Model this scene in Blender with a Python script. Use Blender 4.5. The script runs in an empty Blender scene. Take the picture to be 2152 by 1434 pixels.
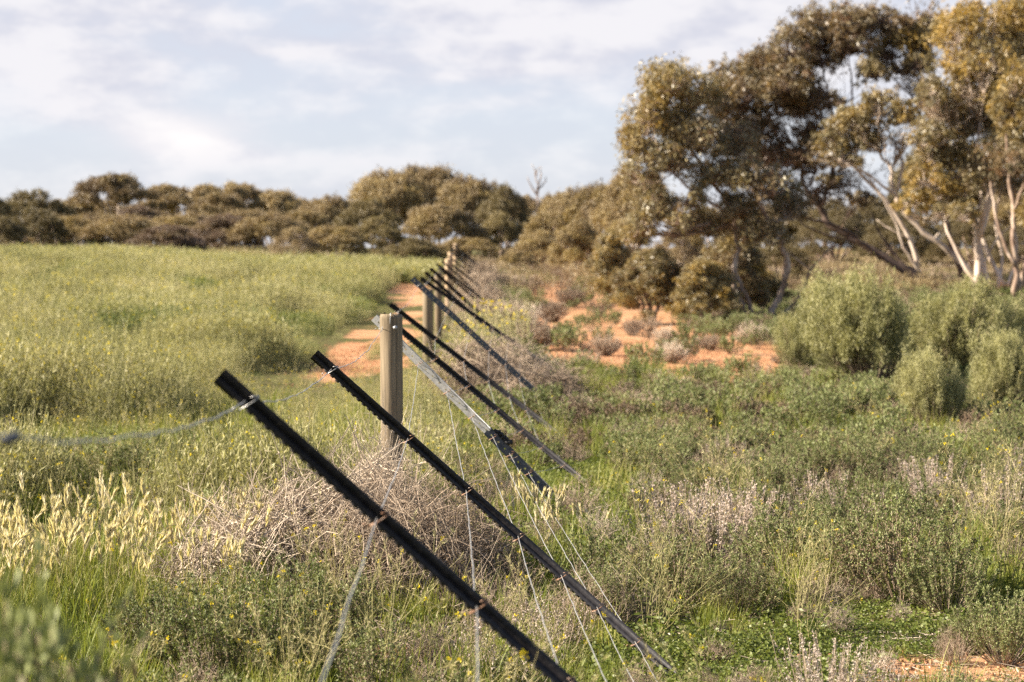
import bpy, math, random
import numpy as np
from mathutils import Matrix, Vector

# ------------------------------------------------------------------ camera, sky, sun, exposure
scene = bpy.context.scene
COL = scene.collection
EYE = np.array([0.0, 0.0, 1.62])
FPX = 4200.0                      # focal length in pixels of the 2152 px wide photograph
PITCH, YAW = math.radians(2.69), math.radians(1.24)
cam_d = bpy.data.cameras.new('camera'); cam = bpy.data.objects.new('camera', cam_d); COL.objects.link(cam)
cam.location = EYE; cam.rotation_euler = (math.radians(90) - PITCH, 0, -YAW)
cam_d.sensor_width = 36; cam_d.lens = FPX / 2152 * 36
cam_d.clip_start = 0.1; cam_d.clip_end = 6000
cam_d.dof.use_dof = True; cam_d.dof.focus_distance = 8.3; cam_d.dof.aperture_fstop = 4.0
scene.camera = cam
SUN_EL, SUN_BEHIND = math.radians(31), math.radians(1)   # sun is to the left of the fence line
scene.view_settings.view_transform = 'Standard'; scene.view_settings.look = 'None'
scene.view_settings.exposure = 1.8; scene.view_settings.gamma = 1
scene.view_settings.use_curve_mapping = False
scene.cycles.max_bounces = 6; scene.cycles.diffuse_bounces = 3; scene.cycles.glossy_bounces = 2
scene.cycles.transmission_bounces = 3; scene.cycles.use_denoising = False
scene.cycles.sample_clamp_indirect = 4

def nd(nt, typ, **kw):
    n = nt.nodes.new(typ)
    for k, v in kw.items(): setattr(n, k, v)
    return n
def setin(n, **kw):
    for k, v in kw.items(): n.inputs[k.replace('_', ' ')].default_value = v
    return n
def math_n(nt, op, a, b=None, clamp=False):
    n = nd(nt, 'ShaderNodeMath', operation=op, use_clamp=clamp)
    for i, v in enumerate((a, b)):
        if v is None: continue
        if isinstance(v, (int, float)): n.inputs[i].default_value = v
        else: nt.links.new(v, n.inputs[i])
    return n.outputs[0]
def ramp(nt, fac, stops, interp='LINEAR'):
    n = nd(nt, 'ShaderNodeValToRGB'); r = n.color_ramp; r.interpolation = interp
    while len(r.elements) < len(stops): r.elements.new(0.5)
    for e, (p, c) in zip(r.elements, stops):
        e.position = p; e.color = (c[0], c[1], c[2], 1)
    if fac is not None: nt.links.new(fac, n.inputs[0])
    return n.outputs[0]
def mixc(nt, fac, a, b, mode='MIX'):
    n = nd(nt, 'ShaderNodeMix', data_type='RGBA', blend_type=mode)
    for s, v in ((n.inputs[0], fac), (n.inputs[6], a), (n.inputs[7], b)):
        if isinstance(v, (int, float)): s.default_value = v
        elif isinstance(v, tuple): s.default_value = (*v[:3], 1)
        else: nt.links.new(v, s)
    return n.outputs[2]

world = bpy.data.worlds.new('World'); scene.world = world; world.use_nodes = True
wt = world.node_tree; wt.nodes.clear()
sky = nd(wt, 'ShaderNodeTexSky', sky_type='NISHITA', sun_disc=False)
sky.sun_elevation = SUN_EL
# sun direction (towards the sun): mostly -X, a little +Y
SUND = Vector((-math.cos(SUN_EL) * math.cos(SUN_BEHIND), math.cos(SUN_EL) * math.sin(SUN_BEHIND), math.sin(SUN_EL)))
sky.sun_rotation = math.atan2(SUND.x, SUND.y)
sky.air_density = 1.0; sky.dust_density = 0.8; sky.ozone_density = 1.5
tc = nd(wt, 'ShaderNodeTexCoord')
sep = nd(wt, 'ShaderNodeSeparateXYZ'); wt.links.new(tc.outputs['Generated'], sep.inputs[0])
mp = nd(wt, 'ShaderNodeMapping'); mp.inputs['Scale'].default_value = (6.5, 5.0, 24.0); mp.inputs['Location'].default_value = (3.1, 0.4, 0.2)
wt.links.new(tc.outputs['Generated'], mp.inputs[0])
n1 = nd(wt, 'ShaderNodeTexNoise'); setin(n1, Scale=1.0, Detail=6.0, Roughness=0.52, Distortion=0.25); wt.links.new(mp.outputs[0], n1.inputs['Vector'])
mp2 = nd(wt, 'ShaderNodeMapping'); mp2.inputs['Scale'].default_value = (26.0, 12.0, 60.0); wt.links.new(tc.outputs['Generated'], mp2.inputs[0])
n2 = nd(wt, 'ShaderNodeTexNoise'); setin(n2, Scale=1.0, Detail=5.0, Roughness=0.55); wt.links.new(mp2.outputs[0], n2.inputs['Vector'])
def gauss(cx, cz, sx, sz):
    a = math_n(wt, 'POWER', math_n(wt, 'ABSOLUTE', math_n(wt, 'DIVIDE', math_n(wt, 'SUBTRACT', sep.outputs[0], cx), sx)), 2.0)
    b = math_n(wt, 'POWER', math_n(wt, 'ABSOLUTE', math_n(wt, 'DIVIDE', math_n(wt, 'SUBTRACT', sep.outputs[2], cz), sz)), 2.0)
    return math_n(wt, 'EXPONENT', math_n(wt, 'MULTIPLY', math_n(wt, 'ADD', a, b), -1.0))
band = nd(wt, 'ShaderNodeMapRange', interpolation_type='SMOOTHSTEP'); setin(band, From_Min=0.058, From_Max=0.105); wt.links.new(sep.outputs[2], band.inputs[0])
dens = math_n(wt, 'ADD', n1.outputs[0], math_n(wt, 'MULTIPLY', band.outputs[0], 0.20))
dens = math_n(wt, 'ADD', dens, math_n(wt, 'MULTIPLY', math_n(wt, 'SUBTRACT', n2.outputs[0], 0.5), 0.34))
dens = math_n(wt, 'ADD', dens, math_n(wt, 'MULTIPLY', gauss(-0.142, 0.054, 0.034, 0.012), 0.34))
cov = nd(wt, 'ShaderNodeMapRange', interpolation_type='SMOOTHSTEP'); setin(cov, From_Min=0.40, From_Max=0.72, To_Min=0.42, To_Max=0.97); wt.links.new(dens, cov.inputs[0])
shade = nd(wt, 'ShaderNodeMapRange', interpolation_type='SMOOTHSTEP'); setin(shade, From_Min=0.42, From_Max=0.60)
wt.links.new(math_n(wt, 'ADD', math_n(wt, 'MULTIPLY', n2.outputs[0], 0.6), math_n(wt, 'MULTIPLY', n1.outputs[0], 0.42)), shade.inputs[0])
cl = mixc(wt, shade.outputs[0], (4.05, 4.1, 4.65), (5.3, 5.2, 5.4))
cl = mixc(wt, math_n(wt, 'MULTIPLY', gauss(-0.142, 0.055, 0.034, 0.012), .6), cl, (6.6, 6.3, 6.1))
lowsky = nd(wt, 'ShaderNodeMapRange', interpolation_type='SMOOTHSTEP'); setin(lowsky, From_Min=0.13, From_Max=0.24, To_Min=1.0, To_Max=0.0); wt.links.new(sep.outputs[2], lowsky.inputs[0])
skyc = mixc(wt, math_n(wt, 'MULTIPLY', lowsky.outputs[0], 0.65), sky.outputs[0], (4.35, 4.7, 5.6))
bg = nd(wt, 'ShaderNodeBackground'); bg.inputs[1].default_value = 0.05
cv = math_n(wt, 'MULTIPLY', cov.outputs[0], math_n(wt, 'ADD', math_n(wt, 'MULTIPLY', lowsky.outputs[0], 0.85), 0.15))
wt.links.new(mixc(wt, cv, skyc, cl), bg.inputs[0])
wo = nd(wt, 'ShaderNodeOutputWorld'); wt.links.new(bg.outputs[0], wo.inputs[0])

sd = bpy.data.lights.new('sun', 'SUN'); sd.energy = 5.0; sd.angle = math.radians(0.55); sd.color = (1.0, 0.88, 0.71)
so = bpy.data.objects.new('sun', sd); COL.objects.link(so)
so.rotation_euler = SUND.to_track_quat('Z', 'Y').to_euler()

# ------------------------------------------------------------------ helpers
rng = np.random.default_rng(7)
CM = np.array(cam.rotation_euler.to_matrix())
def W(px, py, D):
    """world point seen at photo pixel (px,py) at distance D along the fence"""
    d = CM @ np.array([(px - 1076) / FPX, -(py - 717) / FPX, -1.0])
    return EYE + d * (D / d[1])
def sstep(a, b, x):
    t = np.clip((np.asarray(x, float) - a) / (b - a), 0, 1); return t * t * (3 - 2 * t)
_lat = np.random.default_rng(3).random((256, 256))
def vnoise(x, y):
    x = np.asarray(x, float); y = np.asarray(y, float)
    xi = np.floor(x).astype(int); yi = np.floor(y).astype(int); fx = x - xi; fy = y - yi
    fx = fx * fx * (3 - 2 * fx); fy = fy * fy * (3 - 2 * fy)
    g = lambda a, b: _lat[a & 255, b & 255]
    return (g(xi, yi) * (1 - fx) + g(xi + 1, yi) * fx) * (1 - fy) + (g(xi, yi + 1) * (1 - fx) + g(xi + 1, yi + 1) * fx) * fy
def fnoise(x, y, s=1.0, o=3):
    v = 0; a = 1; t = 0
    for k in range(o):
        v = v + a * vnoise(x * s * 2 ** k + 17.3 * k, y * s * 2 ** k + 5.1 * k); t += a; a *= 0.5
    return v / t
def H(x, y):
    x = np.asarray(x, float); y = np.asarray(y, float)
    B = 0.52 * sstep(38, 80, y)
    L = 0.12 * sstep(1.8, 5.5, -x) + 0.36 * sstep(5.5, 16, -x)
    h = B + sstep(14, 62, y) * L
    h = h + 0.10 * (fnoise(x, y, 0.45) - 0.5) * sstep(5, 9, y + 3)
    h = h + 0.05 * np.exp(-((x + 0.1) / 0.7) ** 2) * sstep(8, 12, y)
    return h
def ell(x, y, cx, cy, rx, ry): return np.exp(-(((x - cx) / rx) ** 2 + ((y - cy) / ry) ** 2) ** 1.5)
def bare(x, y):
    """0 vegetated .. 1 bare red soil"""
    x = np.asarray(x, float); y = np.asarray(y, float)
    n = fnoise(x, y * 0.55, 0.9, 4)
    tr = np.exp(-((x + 1.45 + 0.012 * (y - 30)) / .70) ** 4) * sstep(22, 26, y) * (1 - sstep(70, 90, y))
    cx = 2.7 + (y - 28) * 0.035; w = 1.9 + 0.25 * sstep(25, 34, y)
    rt = np.exp(-((x - cx) / w) ** 4) * sstep(22, 27, y) * (1 - sstep(75, 100, y))
    b = np.clip(np.maximum(tr * sstep(.36, .56, .55 * n + .45 * fnoise(x * 1.5 + 60, y * .8, 1.0, 3)), rt * sstep(.08, .44, n)), 0, 1)
    b = np.maximum(b, ell(x, y, 1.85, 7.35, 0.42, 0.42))
    b = np.maximum(b, 0.85 * ell(x, y, -0.25, 7.95, 0.42, 0.22))
    b = np.maximum(b, 0.55 * ell(x, y, 1.25, 20.5, 0.45, 1.5))
    under = sstep(3.5, 6, x) * sstep(38, 46, y) * 0.5 * sstep(0.45, 0.6, n)
    return np.clip(np.maximum(b, under), 0, 1)

class MB:
    def __init__(s): s.v = []; s.f = []; s.n = 0
    def add(s, V, F, mat=0, rnd=None, tone=0.0):
        V = np.asarray(V, float).reshape(-1, 3); F = np.asarray(F, int)
        m = len(F)
        r = rng.random(m) if rnd is None else (np.full(m, rnd) if np.isscalar(rnd) else np.asarray(rnd))
        t = np.full(m, tone) if np.isscalar(tone) else np.asarray(tone)
        s.v.append(V); s.f.append((F + s.n, mat, r, t)); s.n += len(V)
    def build(s, name, mats, smooth=False):
        me = bpy.data.meshes.new(name)
        V = np.concatenate(s.v); me.vertices.add(len(V)); me.vertices.foreach_set('co', V.ravel())
        idx = np.concatenate([f.ravel() for f, *_ in s.f]); tot = np.concatenate([np.full(len(f), f.shape[1]) for f, *_ in s.f])
        mi = np.concatenate([np.full(len(f), m) for f, m, *_ in s.f]); r = np.concatenate([q for _, _, q, _ in s.f]); t = np.concatenate([q for *_, q in s.f])
        me.loops.add(len(idx)); me.loops.foreach_set('vertex_index', idx.astype(np.int32))
        me.polygons.add(len(tot)); me.polygons.foreach_set('loop_start', np.concatenate([[0], np.cumsum(tot)[:-1]]).astype(np.int32))
        me.polygons.foreach_set('material_index', mi.astype(np.int32))
        if smooth: me.polygons.foreach_set('use_smooth', np.ones(len(tot), bool))
        for nm, a in (('rnd', r), ('tone', t)):
            at = me.attributes.new(nm, 'FLOAT', 'FACE'); at.data.foreach_set('value', a.astype(np.float32))
        for m in (mats if isinstance(mats, (list, tuple)) else [mats]): me.materials.append(m)
        me.update(calc_edges=True)
        return me
def unit(v): v = np.asarray(v, float); return v / (np.linalg.norm(v, axis=-1, keepdims=True) + 1e-9)
def add_leaves(mb, P, Dr, L, Wd, mat=0, rnd=None, tone=0.0):
    """one folded rhombus leaf per row"""
    P = np.asarray(P, float); n = len(P)
    if n == 0: return
    Dr = unit(Dr); L = np.broadcast_to(L, n)[:, None]; Wd = np.broadcast_to(Wd, n)[:, None]
    S = unit(np.cross(Dr, rng.normal(size=(n, 3)))); N = np.cross(S, Dr)
    m = P + Dr * L * 0.42 + N * L * 0.06
    V = np.stack([P, m + S * Wd * 0.5, P + Dr * L, m - S * Wd * 0.5], 1)
    mb.add(V, np.arange(4 * n).reshape(n, 4), mat, rnd, tone)
def add_blades(mb, P, az, lean, L, Wd, curl, mat=0, segs=3, rnd=None):
    """curved grass blades, vectorised"""
    n = len(P); P = np.asarray(P, float)
    h = np.stack([np.cos(az), np.sin(az), 0 * az], 1); s = np.stack([-np.sin(az + rng.normal(0, .6, n)), np.cos(az), 0 * az], 1); s = unit(s)
    pts = [P]; p = P; a = np.asarray(lean, float).copy()
    for k in range(segs):
        d = h * np.sin(a)[:, None] + np.array([0, 0, 1.0]) * np.cos(a)[:, None]
        p = p + d * (L / segs)[:, None]; pts.append(p); a = a + curl / segs
    wd = [np.asarray(Wd) * (1 - (k / segs) ** 1.6) + 0.0004 for k in range(segs + 1)]
    V = np.stack([q for k in range(segs + 1) for q in (pts[k] - s * wd[k][:, None] / 2, pts[k] + s * wd[k][:, None] / 2)], 1)
    base = np.arange(n)[:, None] * (2 * segs + 2)
    r = rng.random(n) if rnd is None else rnd
    for k in range(segs):
        F = base + np.array([2 * k, 2 * k + 1, 2 * k + 3, 2 * k + 2])
        if k == 0: mb.add(V, F, mat, r); off = mb.n - V.size // 3
        else: mb.f.append((F + off, mat, r, np.zeros(n)))
def add_tube(mb, pts, rad, sides=5, mat=0, cap=True, rnd=None, tone=0.0):
    pts = np.asarray(pts, float); n = len(pts); rad = np.broadcast_to(rad, n)
    T = unit(np.gradient(pts, axis=0)); ref = np.array([0.3, 0.9, 0.1]) if abs(T[0][1]) < 0.8 else np.array([1.0, 0, 0.2])
    A = unit(np.cross(T, ref)); B = np.cross(T, A)
    an = np.linspace(0, 2 * math.pi, sides, endpoint=False)
    V = pts[:, None] + rad[:, None, None] * (np.cos(an)[None, :, None] * A[:, None] + np.sin(an)[None, :, None] * B[:, None])
    i = np.arange(n - 1)[:, None] * sides; j = np.arange(sides)[None]; j2 = (j + 1) % sides
    F = np.stack([i + j, i + j2, i + sides + j2, i + sides + j], -1).reshape(-1, 4)
    mb.add(V.reshape(-1, 3), F, mat, rnd, tone)
    if cap:
        off = mb.n - n * sides
        for k0, rev in ((0, True), ((n - 1) * sides, False)):
            f = off + k0 + np.arange(sides); f = f[::-1] if rev else f
            mb.f.append((f[None], mat, np.array([.5]), np.array([float(tone)])))
def add_box(mb, c, sx, sy, sz, R=None, mat=0, rnd=0.5):
    v = np.array([[x, y, z] for x in (-.5, .5) for y in (-.5, .5) for z in (-.5, .5)]) * (sx, sy, sz)
    if R is not None: v = v @ np.asarray(R).T
    mb.add(v + np.asarray(c), [[0, 1, 3, 2], [4, 6, 7, 5], [0, 4, 5, 1], [2, 3, 7, 6], [0, 2, 6, 4], [1, 5, 7, 3]], mat, rnd)
def smooth_path(pts, n=4, jit=0.0):
    pts = np.asarray(pts, float); out = []
    P = np.vstack([2 * pts[0] - pts[1], pts, 2 * pts[-1] - pts[-2]])
    for i in range(1, len(P) - 2):
        for t in np.linspace(0, 1, n, endpoint=False):
            out.append(0.5 * ((2 * P[i]) + (-P[i - 1] + P[i + 1]) * t + (2 * P[i - 1] - 5 * P[i] + 4 * P[i + 1] - P[i + 2]) * t * t + (-P[i - 1] + 3 * P[i] - 3 * P[i + 1] + P[i + 2]) * t ** 3))
    out.append(pts[-1]); out = np.array(out)
    if jit: out[1:-1] += rng.normal(0, jit, out[1:-1].shape)
    return out
def link(o, parent=None):
    COL.objects.link(o)
    if parent is not None: o.parent = parent
    return o
def obj(name, me, parent=None): return link(bpy.data.objects.new(name, me), parent)
def tag(o, label=None, cat=None, group=None, kind=None):
    if label: o['label'] = label
    if cat: o['category'] = cat
    if group: o['group'] = group
    if kind: o['kind'] = kind
    return o
def empty(name, loc, rz=0.0, sc=(1, 1, 1)):
    o = bpy.data.objects.new(name, None); COL.objects.link(o); o.empty_display_size = 0.2
    o.location = loc; o.rotation_euler = (0, 0, rz); o.scale = sc; return o

# ------------------------------------------------------------------ materials
def plant_mat(name, stops, rough=0.55, trans=0.25, spec=0.3, patch=0.35, pscale=0.6, tone=None, trans_col=None):
    m = bpy.data.materials.new(name); m.use_nodes = True; nt = m.node_tree; nt.nodes.clear()
    a = nd(nt, 'ShaderNodeAttribute', attribute_name='rnd'); oi = nd(nt, 'ShaderNodeObjectInfo')
    g = nd(nt, 'ShaderNodeNewGeometry'); no = nd(nt, 'ShaderNodeTexNoise'); setin(no, Scale=pscale, Detail=3.0); nt.links.new(g.outputs['Position'], no.inputs['Vector'])
    f = math_n(nt, 'ADD', math_n(nt, 'MULTIPLY', a.outputs['Fac'], 0.42), math_n(nt, 'MULTIPLY', oi.outputs['Random'], 0.3))
    f = math_n(nt, 'ADD', f, math_n(nt, 'MULTIPLY', math_n(nt, 'SUBTRACT', no.outputs[0], 0.30), patch * 2), clamp=True)
    c = ramp(nt, f, stops)
    if tone:
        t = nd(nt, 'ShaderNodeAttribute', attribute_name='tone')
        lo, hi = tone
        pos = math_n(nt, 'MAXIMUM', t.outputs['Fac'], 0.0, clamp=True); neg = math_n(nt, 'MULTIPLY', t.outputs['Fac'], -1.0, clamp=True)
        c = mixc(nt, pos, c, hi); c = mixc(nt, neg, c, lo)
    p = nd(nt, 'ShaderNodeBsdfPrincipled'); setin(p, Roughness=rough); p.inputs['Specular IOR Level'].default_value = spec
    nt.links.new(c, p.inputs['Base Color'])
    tr = nd(nt, 'ShaderNodeBsdfTranslucent'); nt.links.new(mixc(nt, 1.0, c, trans_col or (1.0, 1.0, 0.55), 'MULTIPLY'), tr.inputs[0])
    mx = nd(nt, 'ShaderNodeMixShader'); mx.inputs[0].default_value = trans
    nt.links.new(p.outputs[0], mx.inputs[1]); nt.links.new(tr.outputs[0], mx.inputs[2])
    o = nd(nt, 'ShaderNodeOutputMaterial'); nt.links.new(mx.outputs[0], o.inputs[0]); return m
def surf_mat(name, stops, rough=0.7, scale=(8, 8, 8), spec=0.3, metal=0.0, bump=0.2, detail=5, fine=None):
    m = bpy.data.materials.new(name); m.use_nodes = True; nt = m.node_tree; p = nt.nodes['Principled BSDF']
    t = nd(nt, 'ShaderNodeTexCoord'); mpn = nd(nt, 'ShaderNodeMapping'); mpn.inputs['Scale'].default_value = scale; nt.links.new(t.outputs['Object'], mpn.inputs[0])
    no = nd(nt, 'ShaderNodeTexNoise'); setin(no, Scale=1.0, Detail=float(detail), Roughness=0.6); nt.links.new(mpn.outputs[0], no.inputs['Vector'])
    mr = nd(nt, 'ShaderNodeMapRange'); setin(mr, From_Min=0.28, From_Max=0.72); nt.links.new(no.outputs[0], mr.inputs[0])
    nt.links.new(ramp(nt, mr.outputs[0], stops), p.inputs['Base Color'])
    setin(p, Roughness=rough, Metallic=metal); p.inputs['Specular IOR Level'].default_value = spec
    if bump:
        b = nd(nt, 'ShaderNodeBump'); b.inputs['Strength'].default_value = bump; b.inputs['Distance'].default_value = 0.01
        nt.links.new(no.outputs[0], b.inputs['Height']); nt.links.new(b.outputs[0], p.inputs['Normal'])
    return m
M = {}
M['grass'] = plant_mat('grass_blades', [(0, (.11, .155, .025)), (.4, (.20, .235, .045)), (.75, (.34, .33, .09)), (1, (.50, .42, .17))], trans=.35)
M['herb'] = plant_mat('herb_leaves', [(0, (.075, .11, .02)), (.5, (.145, .18, .04)), (1, (.26, .27, .09))], trans=.35, rough=.45)
M['straw'] = plant_mat('straw_stems', [(0, (.20, .20, .07)), (.5, (.33, .29, .13)), (1, (.48, .40, .21))], trans=.15)
M['barley'] = plant_mat('barley_heads', [(0, (.52, .44, .27)), (.5, (.70, .62, .43)), (1, (.82, .76, .60))], trans=.35, patch=.2)
M['salt'] = plant_mat('saltbush_leaves', [(0, (.070, .088, .028)), (.45, (.165, .19, .068)), (.8, (.265, .29, .12)), (1, (.37, .37, .19))], trans=.2)
M['salt_brown'] = plant_mat('brown_twig_leaves', [(0, (.07, .045, .03)), (.5, (.15, .10, .065)), (1, (.22, .16, .10))], trans=.1)
M['twig'] = plant_mat('dead_twigs', [(0, (.15, .105, .075)), (.5, (.31, .235, .17)), (1, (.48, .39, .29))], trans=.0, patch=.3)
M['pale'] = plant_mat('bleached_twigs', [(0, (.24, .185, .135)), (.5, (.43, .35, .27)), (1, (.64, .55, .44))], trans=.0, patch=.3)
M['wool'] = plant_mat('woolly_grey_leaves', [(0, (.22, .17, .15)), (.5, (.38, .31, .27)), (1, (.54, .47, .42))], trans=.1, patch=.2)
M['field'] = plant_mat('field_weeds', [(0, (.155, .165, .06)), (.35, (.285, .28, .115)), (.7, (.43, .40, .20)), (1, (.60, .53, .34))], trans=.3, patch=.45, pscale=.22)
M['fieldg'] = plant_mat('field_greens', [(0, (.075, .105, .03)), (.5, (.15, .185, .055)), (1, (.27, .29, .11))], trans=.3, patch=.45, pscale=.3)
M['yellow'] = plant_mat('yellow_flowers', [(0, (.55, .42, .01)), (.5, (.75, .60, .02)), (1, (.85, .72, .10))], trans=.3, patch=.0)
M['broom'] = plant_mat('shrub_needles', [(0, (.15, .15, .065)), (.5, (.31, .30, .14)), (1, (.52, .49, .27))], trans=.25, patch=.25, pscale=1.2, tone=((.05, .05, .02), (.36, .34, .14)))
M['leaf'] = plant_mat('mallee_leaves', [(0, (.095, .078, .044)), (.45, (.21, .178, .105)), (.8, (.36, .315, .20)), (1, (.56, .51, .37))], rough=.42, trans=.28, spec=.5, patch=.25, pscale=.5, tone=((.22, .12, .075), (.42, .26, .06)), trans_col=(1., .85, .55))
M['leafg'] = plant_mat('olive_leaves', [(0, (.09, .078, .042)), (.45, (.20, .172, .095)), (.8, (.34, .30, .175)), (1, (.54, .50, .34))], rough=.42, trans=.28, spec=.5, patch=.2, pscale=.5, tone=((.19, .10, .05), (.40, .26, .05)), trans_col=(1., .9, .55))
M['farleaf'] = plant_mat('far_mallee_leaves', [(0, (.11, .083, .046)), (.45, (.25, .19, .10)), (.8, (.39, .31, .165)), (1, (.55, .46, .27))], rough=.5, trans=.2, spec=.4, patch=.35, pscale=.10, tone=((.15, .105, .08), (.34, .26, .09)), trans_col=(1., .85, .5))
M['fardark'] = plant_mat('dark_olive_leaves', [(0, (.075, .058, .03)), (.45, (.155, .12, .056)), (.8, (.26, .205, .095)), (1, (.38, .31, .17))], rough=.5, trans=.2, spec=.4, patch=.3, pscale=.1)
M['bark'] = surf_mat('mallee_bark', [(0, (.09, .055, .04)), (.4, (.22, .15, .11)), (.7, (.42, .33, .26)), (1, (.6, .5, .42))], scale=(5, 5, 1.5), rough=.75)
M['barkpale'] = surf_mat('pale_bark', [(0, (.20, .13, .09)), (.35, (.45, .36, .29)), (1, (.68, .58, .50))], scale=(4, 4, 1.2), rough=.7)
M['barkdark'] = surf_mat('dark_bark', [(0, (.05, .032, .026)), (.5, (.11, .075, .06)), (1, (.24, .17, .13))], scale=(5, 5, 2), rough=.8)
M['steel'] = surf_mat('black_painted_steel', [(0, (.010, .010, .013)), (.5, (.018, .017, .022)), (.8, (.03, .028, .032)), (1, (.07, .055, .045))], scale=(60, 60, 60), rough=.55, spec=.35, bump=.15)
M['galv'] = surf_mat('galvanised_steel_sunlit', [(0, (.36, .36, .37)), (.5, (.50, .50, .51)), (1, (.62, .62, .61))], scale=(40, 40, 40), rough=.42, metal=.15, bump=.08)  # upper strip of the grey stay, sunlight put into the brighter grey
M['galvd'] = surf_mat('weathered_shaded_steel', [(0, (.045, .05, .06)), (.5, (.075, .08, .09)), (1, (.14, .14, .15))], scale=(30, 30, 30), rough=.5, metal=.3, bump=.08)  # shade put into the grey stay's lower strip; plain dark steel elsewhere
M['wire'] = surf_mat('fence_wire_metal', [(0, (.30, .295, .29)), (1, (.56, .55, .54))], scale=(30, 30, 30), rough=.38, metal=.5, bump=0)
M['rust'] = surf_mat('rusty_wire', [(0, (.20, .09, .045)), (.5, (.34, .20, .13)), (1, (.5, .42, .36))], scale=(60, 60, 60), rough=.6, metal=.2, bump=0)
M['plastic'] = surf_mat('black_plastic', [(0, (.012, .012, .014)), (1, (.03, .03, .03))], scale=(60, 60, 60), rough=.5, bump=0)
def wood_mat():
    m = bpy.data.materials.new('weathered_pine'); m.use_nodes = True; nt = m.node_tree; p = nt.nodes['Principled BSDF']
    t = nd(nt, 'ShaderNodeTexCoord'); mpn = nd(nt, 'ShaderNodeMapping'); mpn.inputs['Scale'].default_value = (60, 60, 3.0); nt.links.new(t.outputs['Object'], mpn.inputs[0])
    no = nd(nt, 'ShaderNodeTexNoise'); setin(no, Scale=1.0, Detail=6.0, Roughness=0.65); nt.links.new(mpn.outputs[0], no.inputs['Vector'])
    mpb = nd(nt, 'ShaderNodeMapping'); mpb.inputs['Scale'].default_value = (14, 14, 2.2); nt.links.new(t.outputs['Object'], mpb.inputs[0])
    nb = nd(nt, 'ShaderNodeTexNoise'); setin(nb, Scale=1.0, Detail=4.0); nt.links.new(mpb.outputs[0], nb.inputs['Vector'])
    c = ramp(nt, no.outputs[0], [(.32, (.03, .02, .013)), (.41, (.12, .085, .05)), (.54, (.21, .155, .098)), (.75, (.32, .25, .165))])
    c = mixc(nt, math_n(nt, 'MULTIPLY', nb.outputs[0], .45), c, (.20, .185, .14))
    vo = nd(nt, 'ShaderNodeTexVoronoi'); mpv = nd(nt, 'ShaderNodeMapping'); mpv.inputs['Scale'].default_value = (9, 9, 3.1); nt.links.new(t.outputs['Object'], mpv.inputs[0]); nt.links.new(mpv.outputs[0], vo.inputs['Vector'])
    k = nd(nt, 'ShaderNodeMapRange'); setin(k, From_Min=0.05, From_Max=0.10, To_Min=0.85, To_Max=0.0); nt.links.new(vo.outputs['Distance'], k.inputs[0])
    c = mixc(nt, math_n(nt, 'MULTIPLY', k.outputs[0], .6), c, (.22, .09, .03))
    nt.links.new(c, p.inputs['Base Color']); setin(p, Roughness=0.8); p.inputs['Specular IOR Level'].default_value = .2
    b = nd(nt, 'ShaderNodeBump'); b.inputs['Strength'].default_value = .5; b.inputs['Distance'].default_value = 0.003
    nt.links.new(no.outputs[0], b.inputs['Height']); nt.links.new(b.outputs[0], p.inputs['Normal']); return m
M['wood'] = wood_mat(); M['woodfar'] = surf_mat('sunlit_pine', [(0, (.34, .23, .13)), (.5, (.50, .36, .23)), (1, (.60, .46, .32))], scale=(40, 40, 3), rough=.8)  # far posts: bright sunlight put into a paler, warmer wood colour

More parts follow.
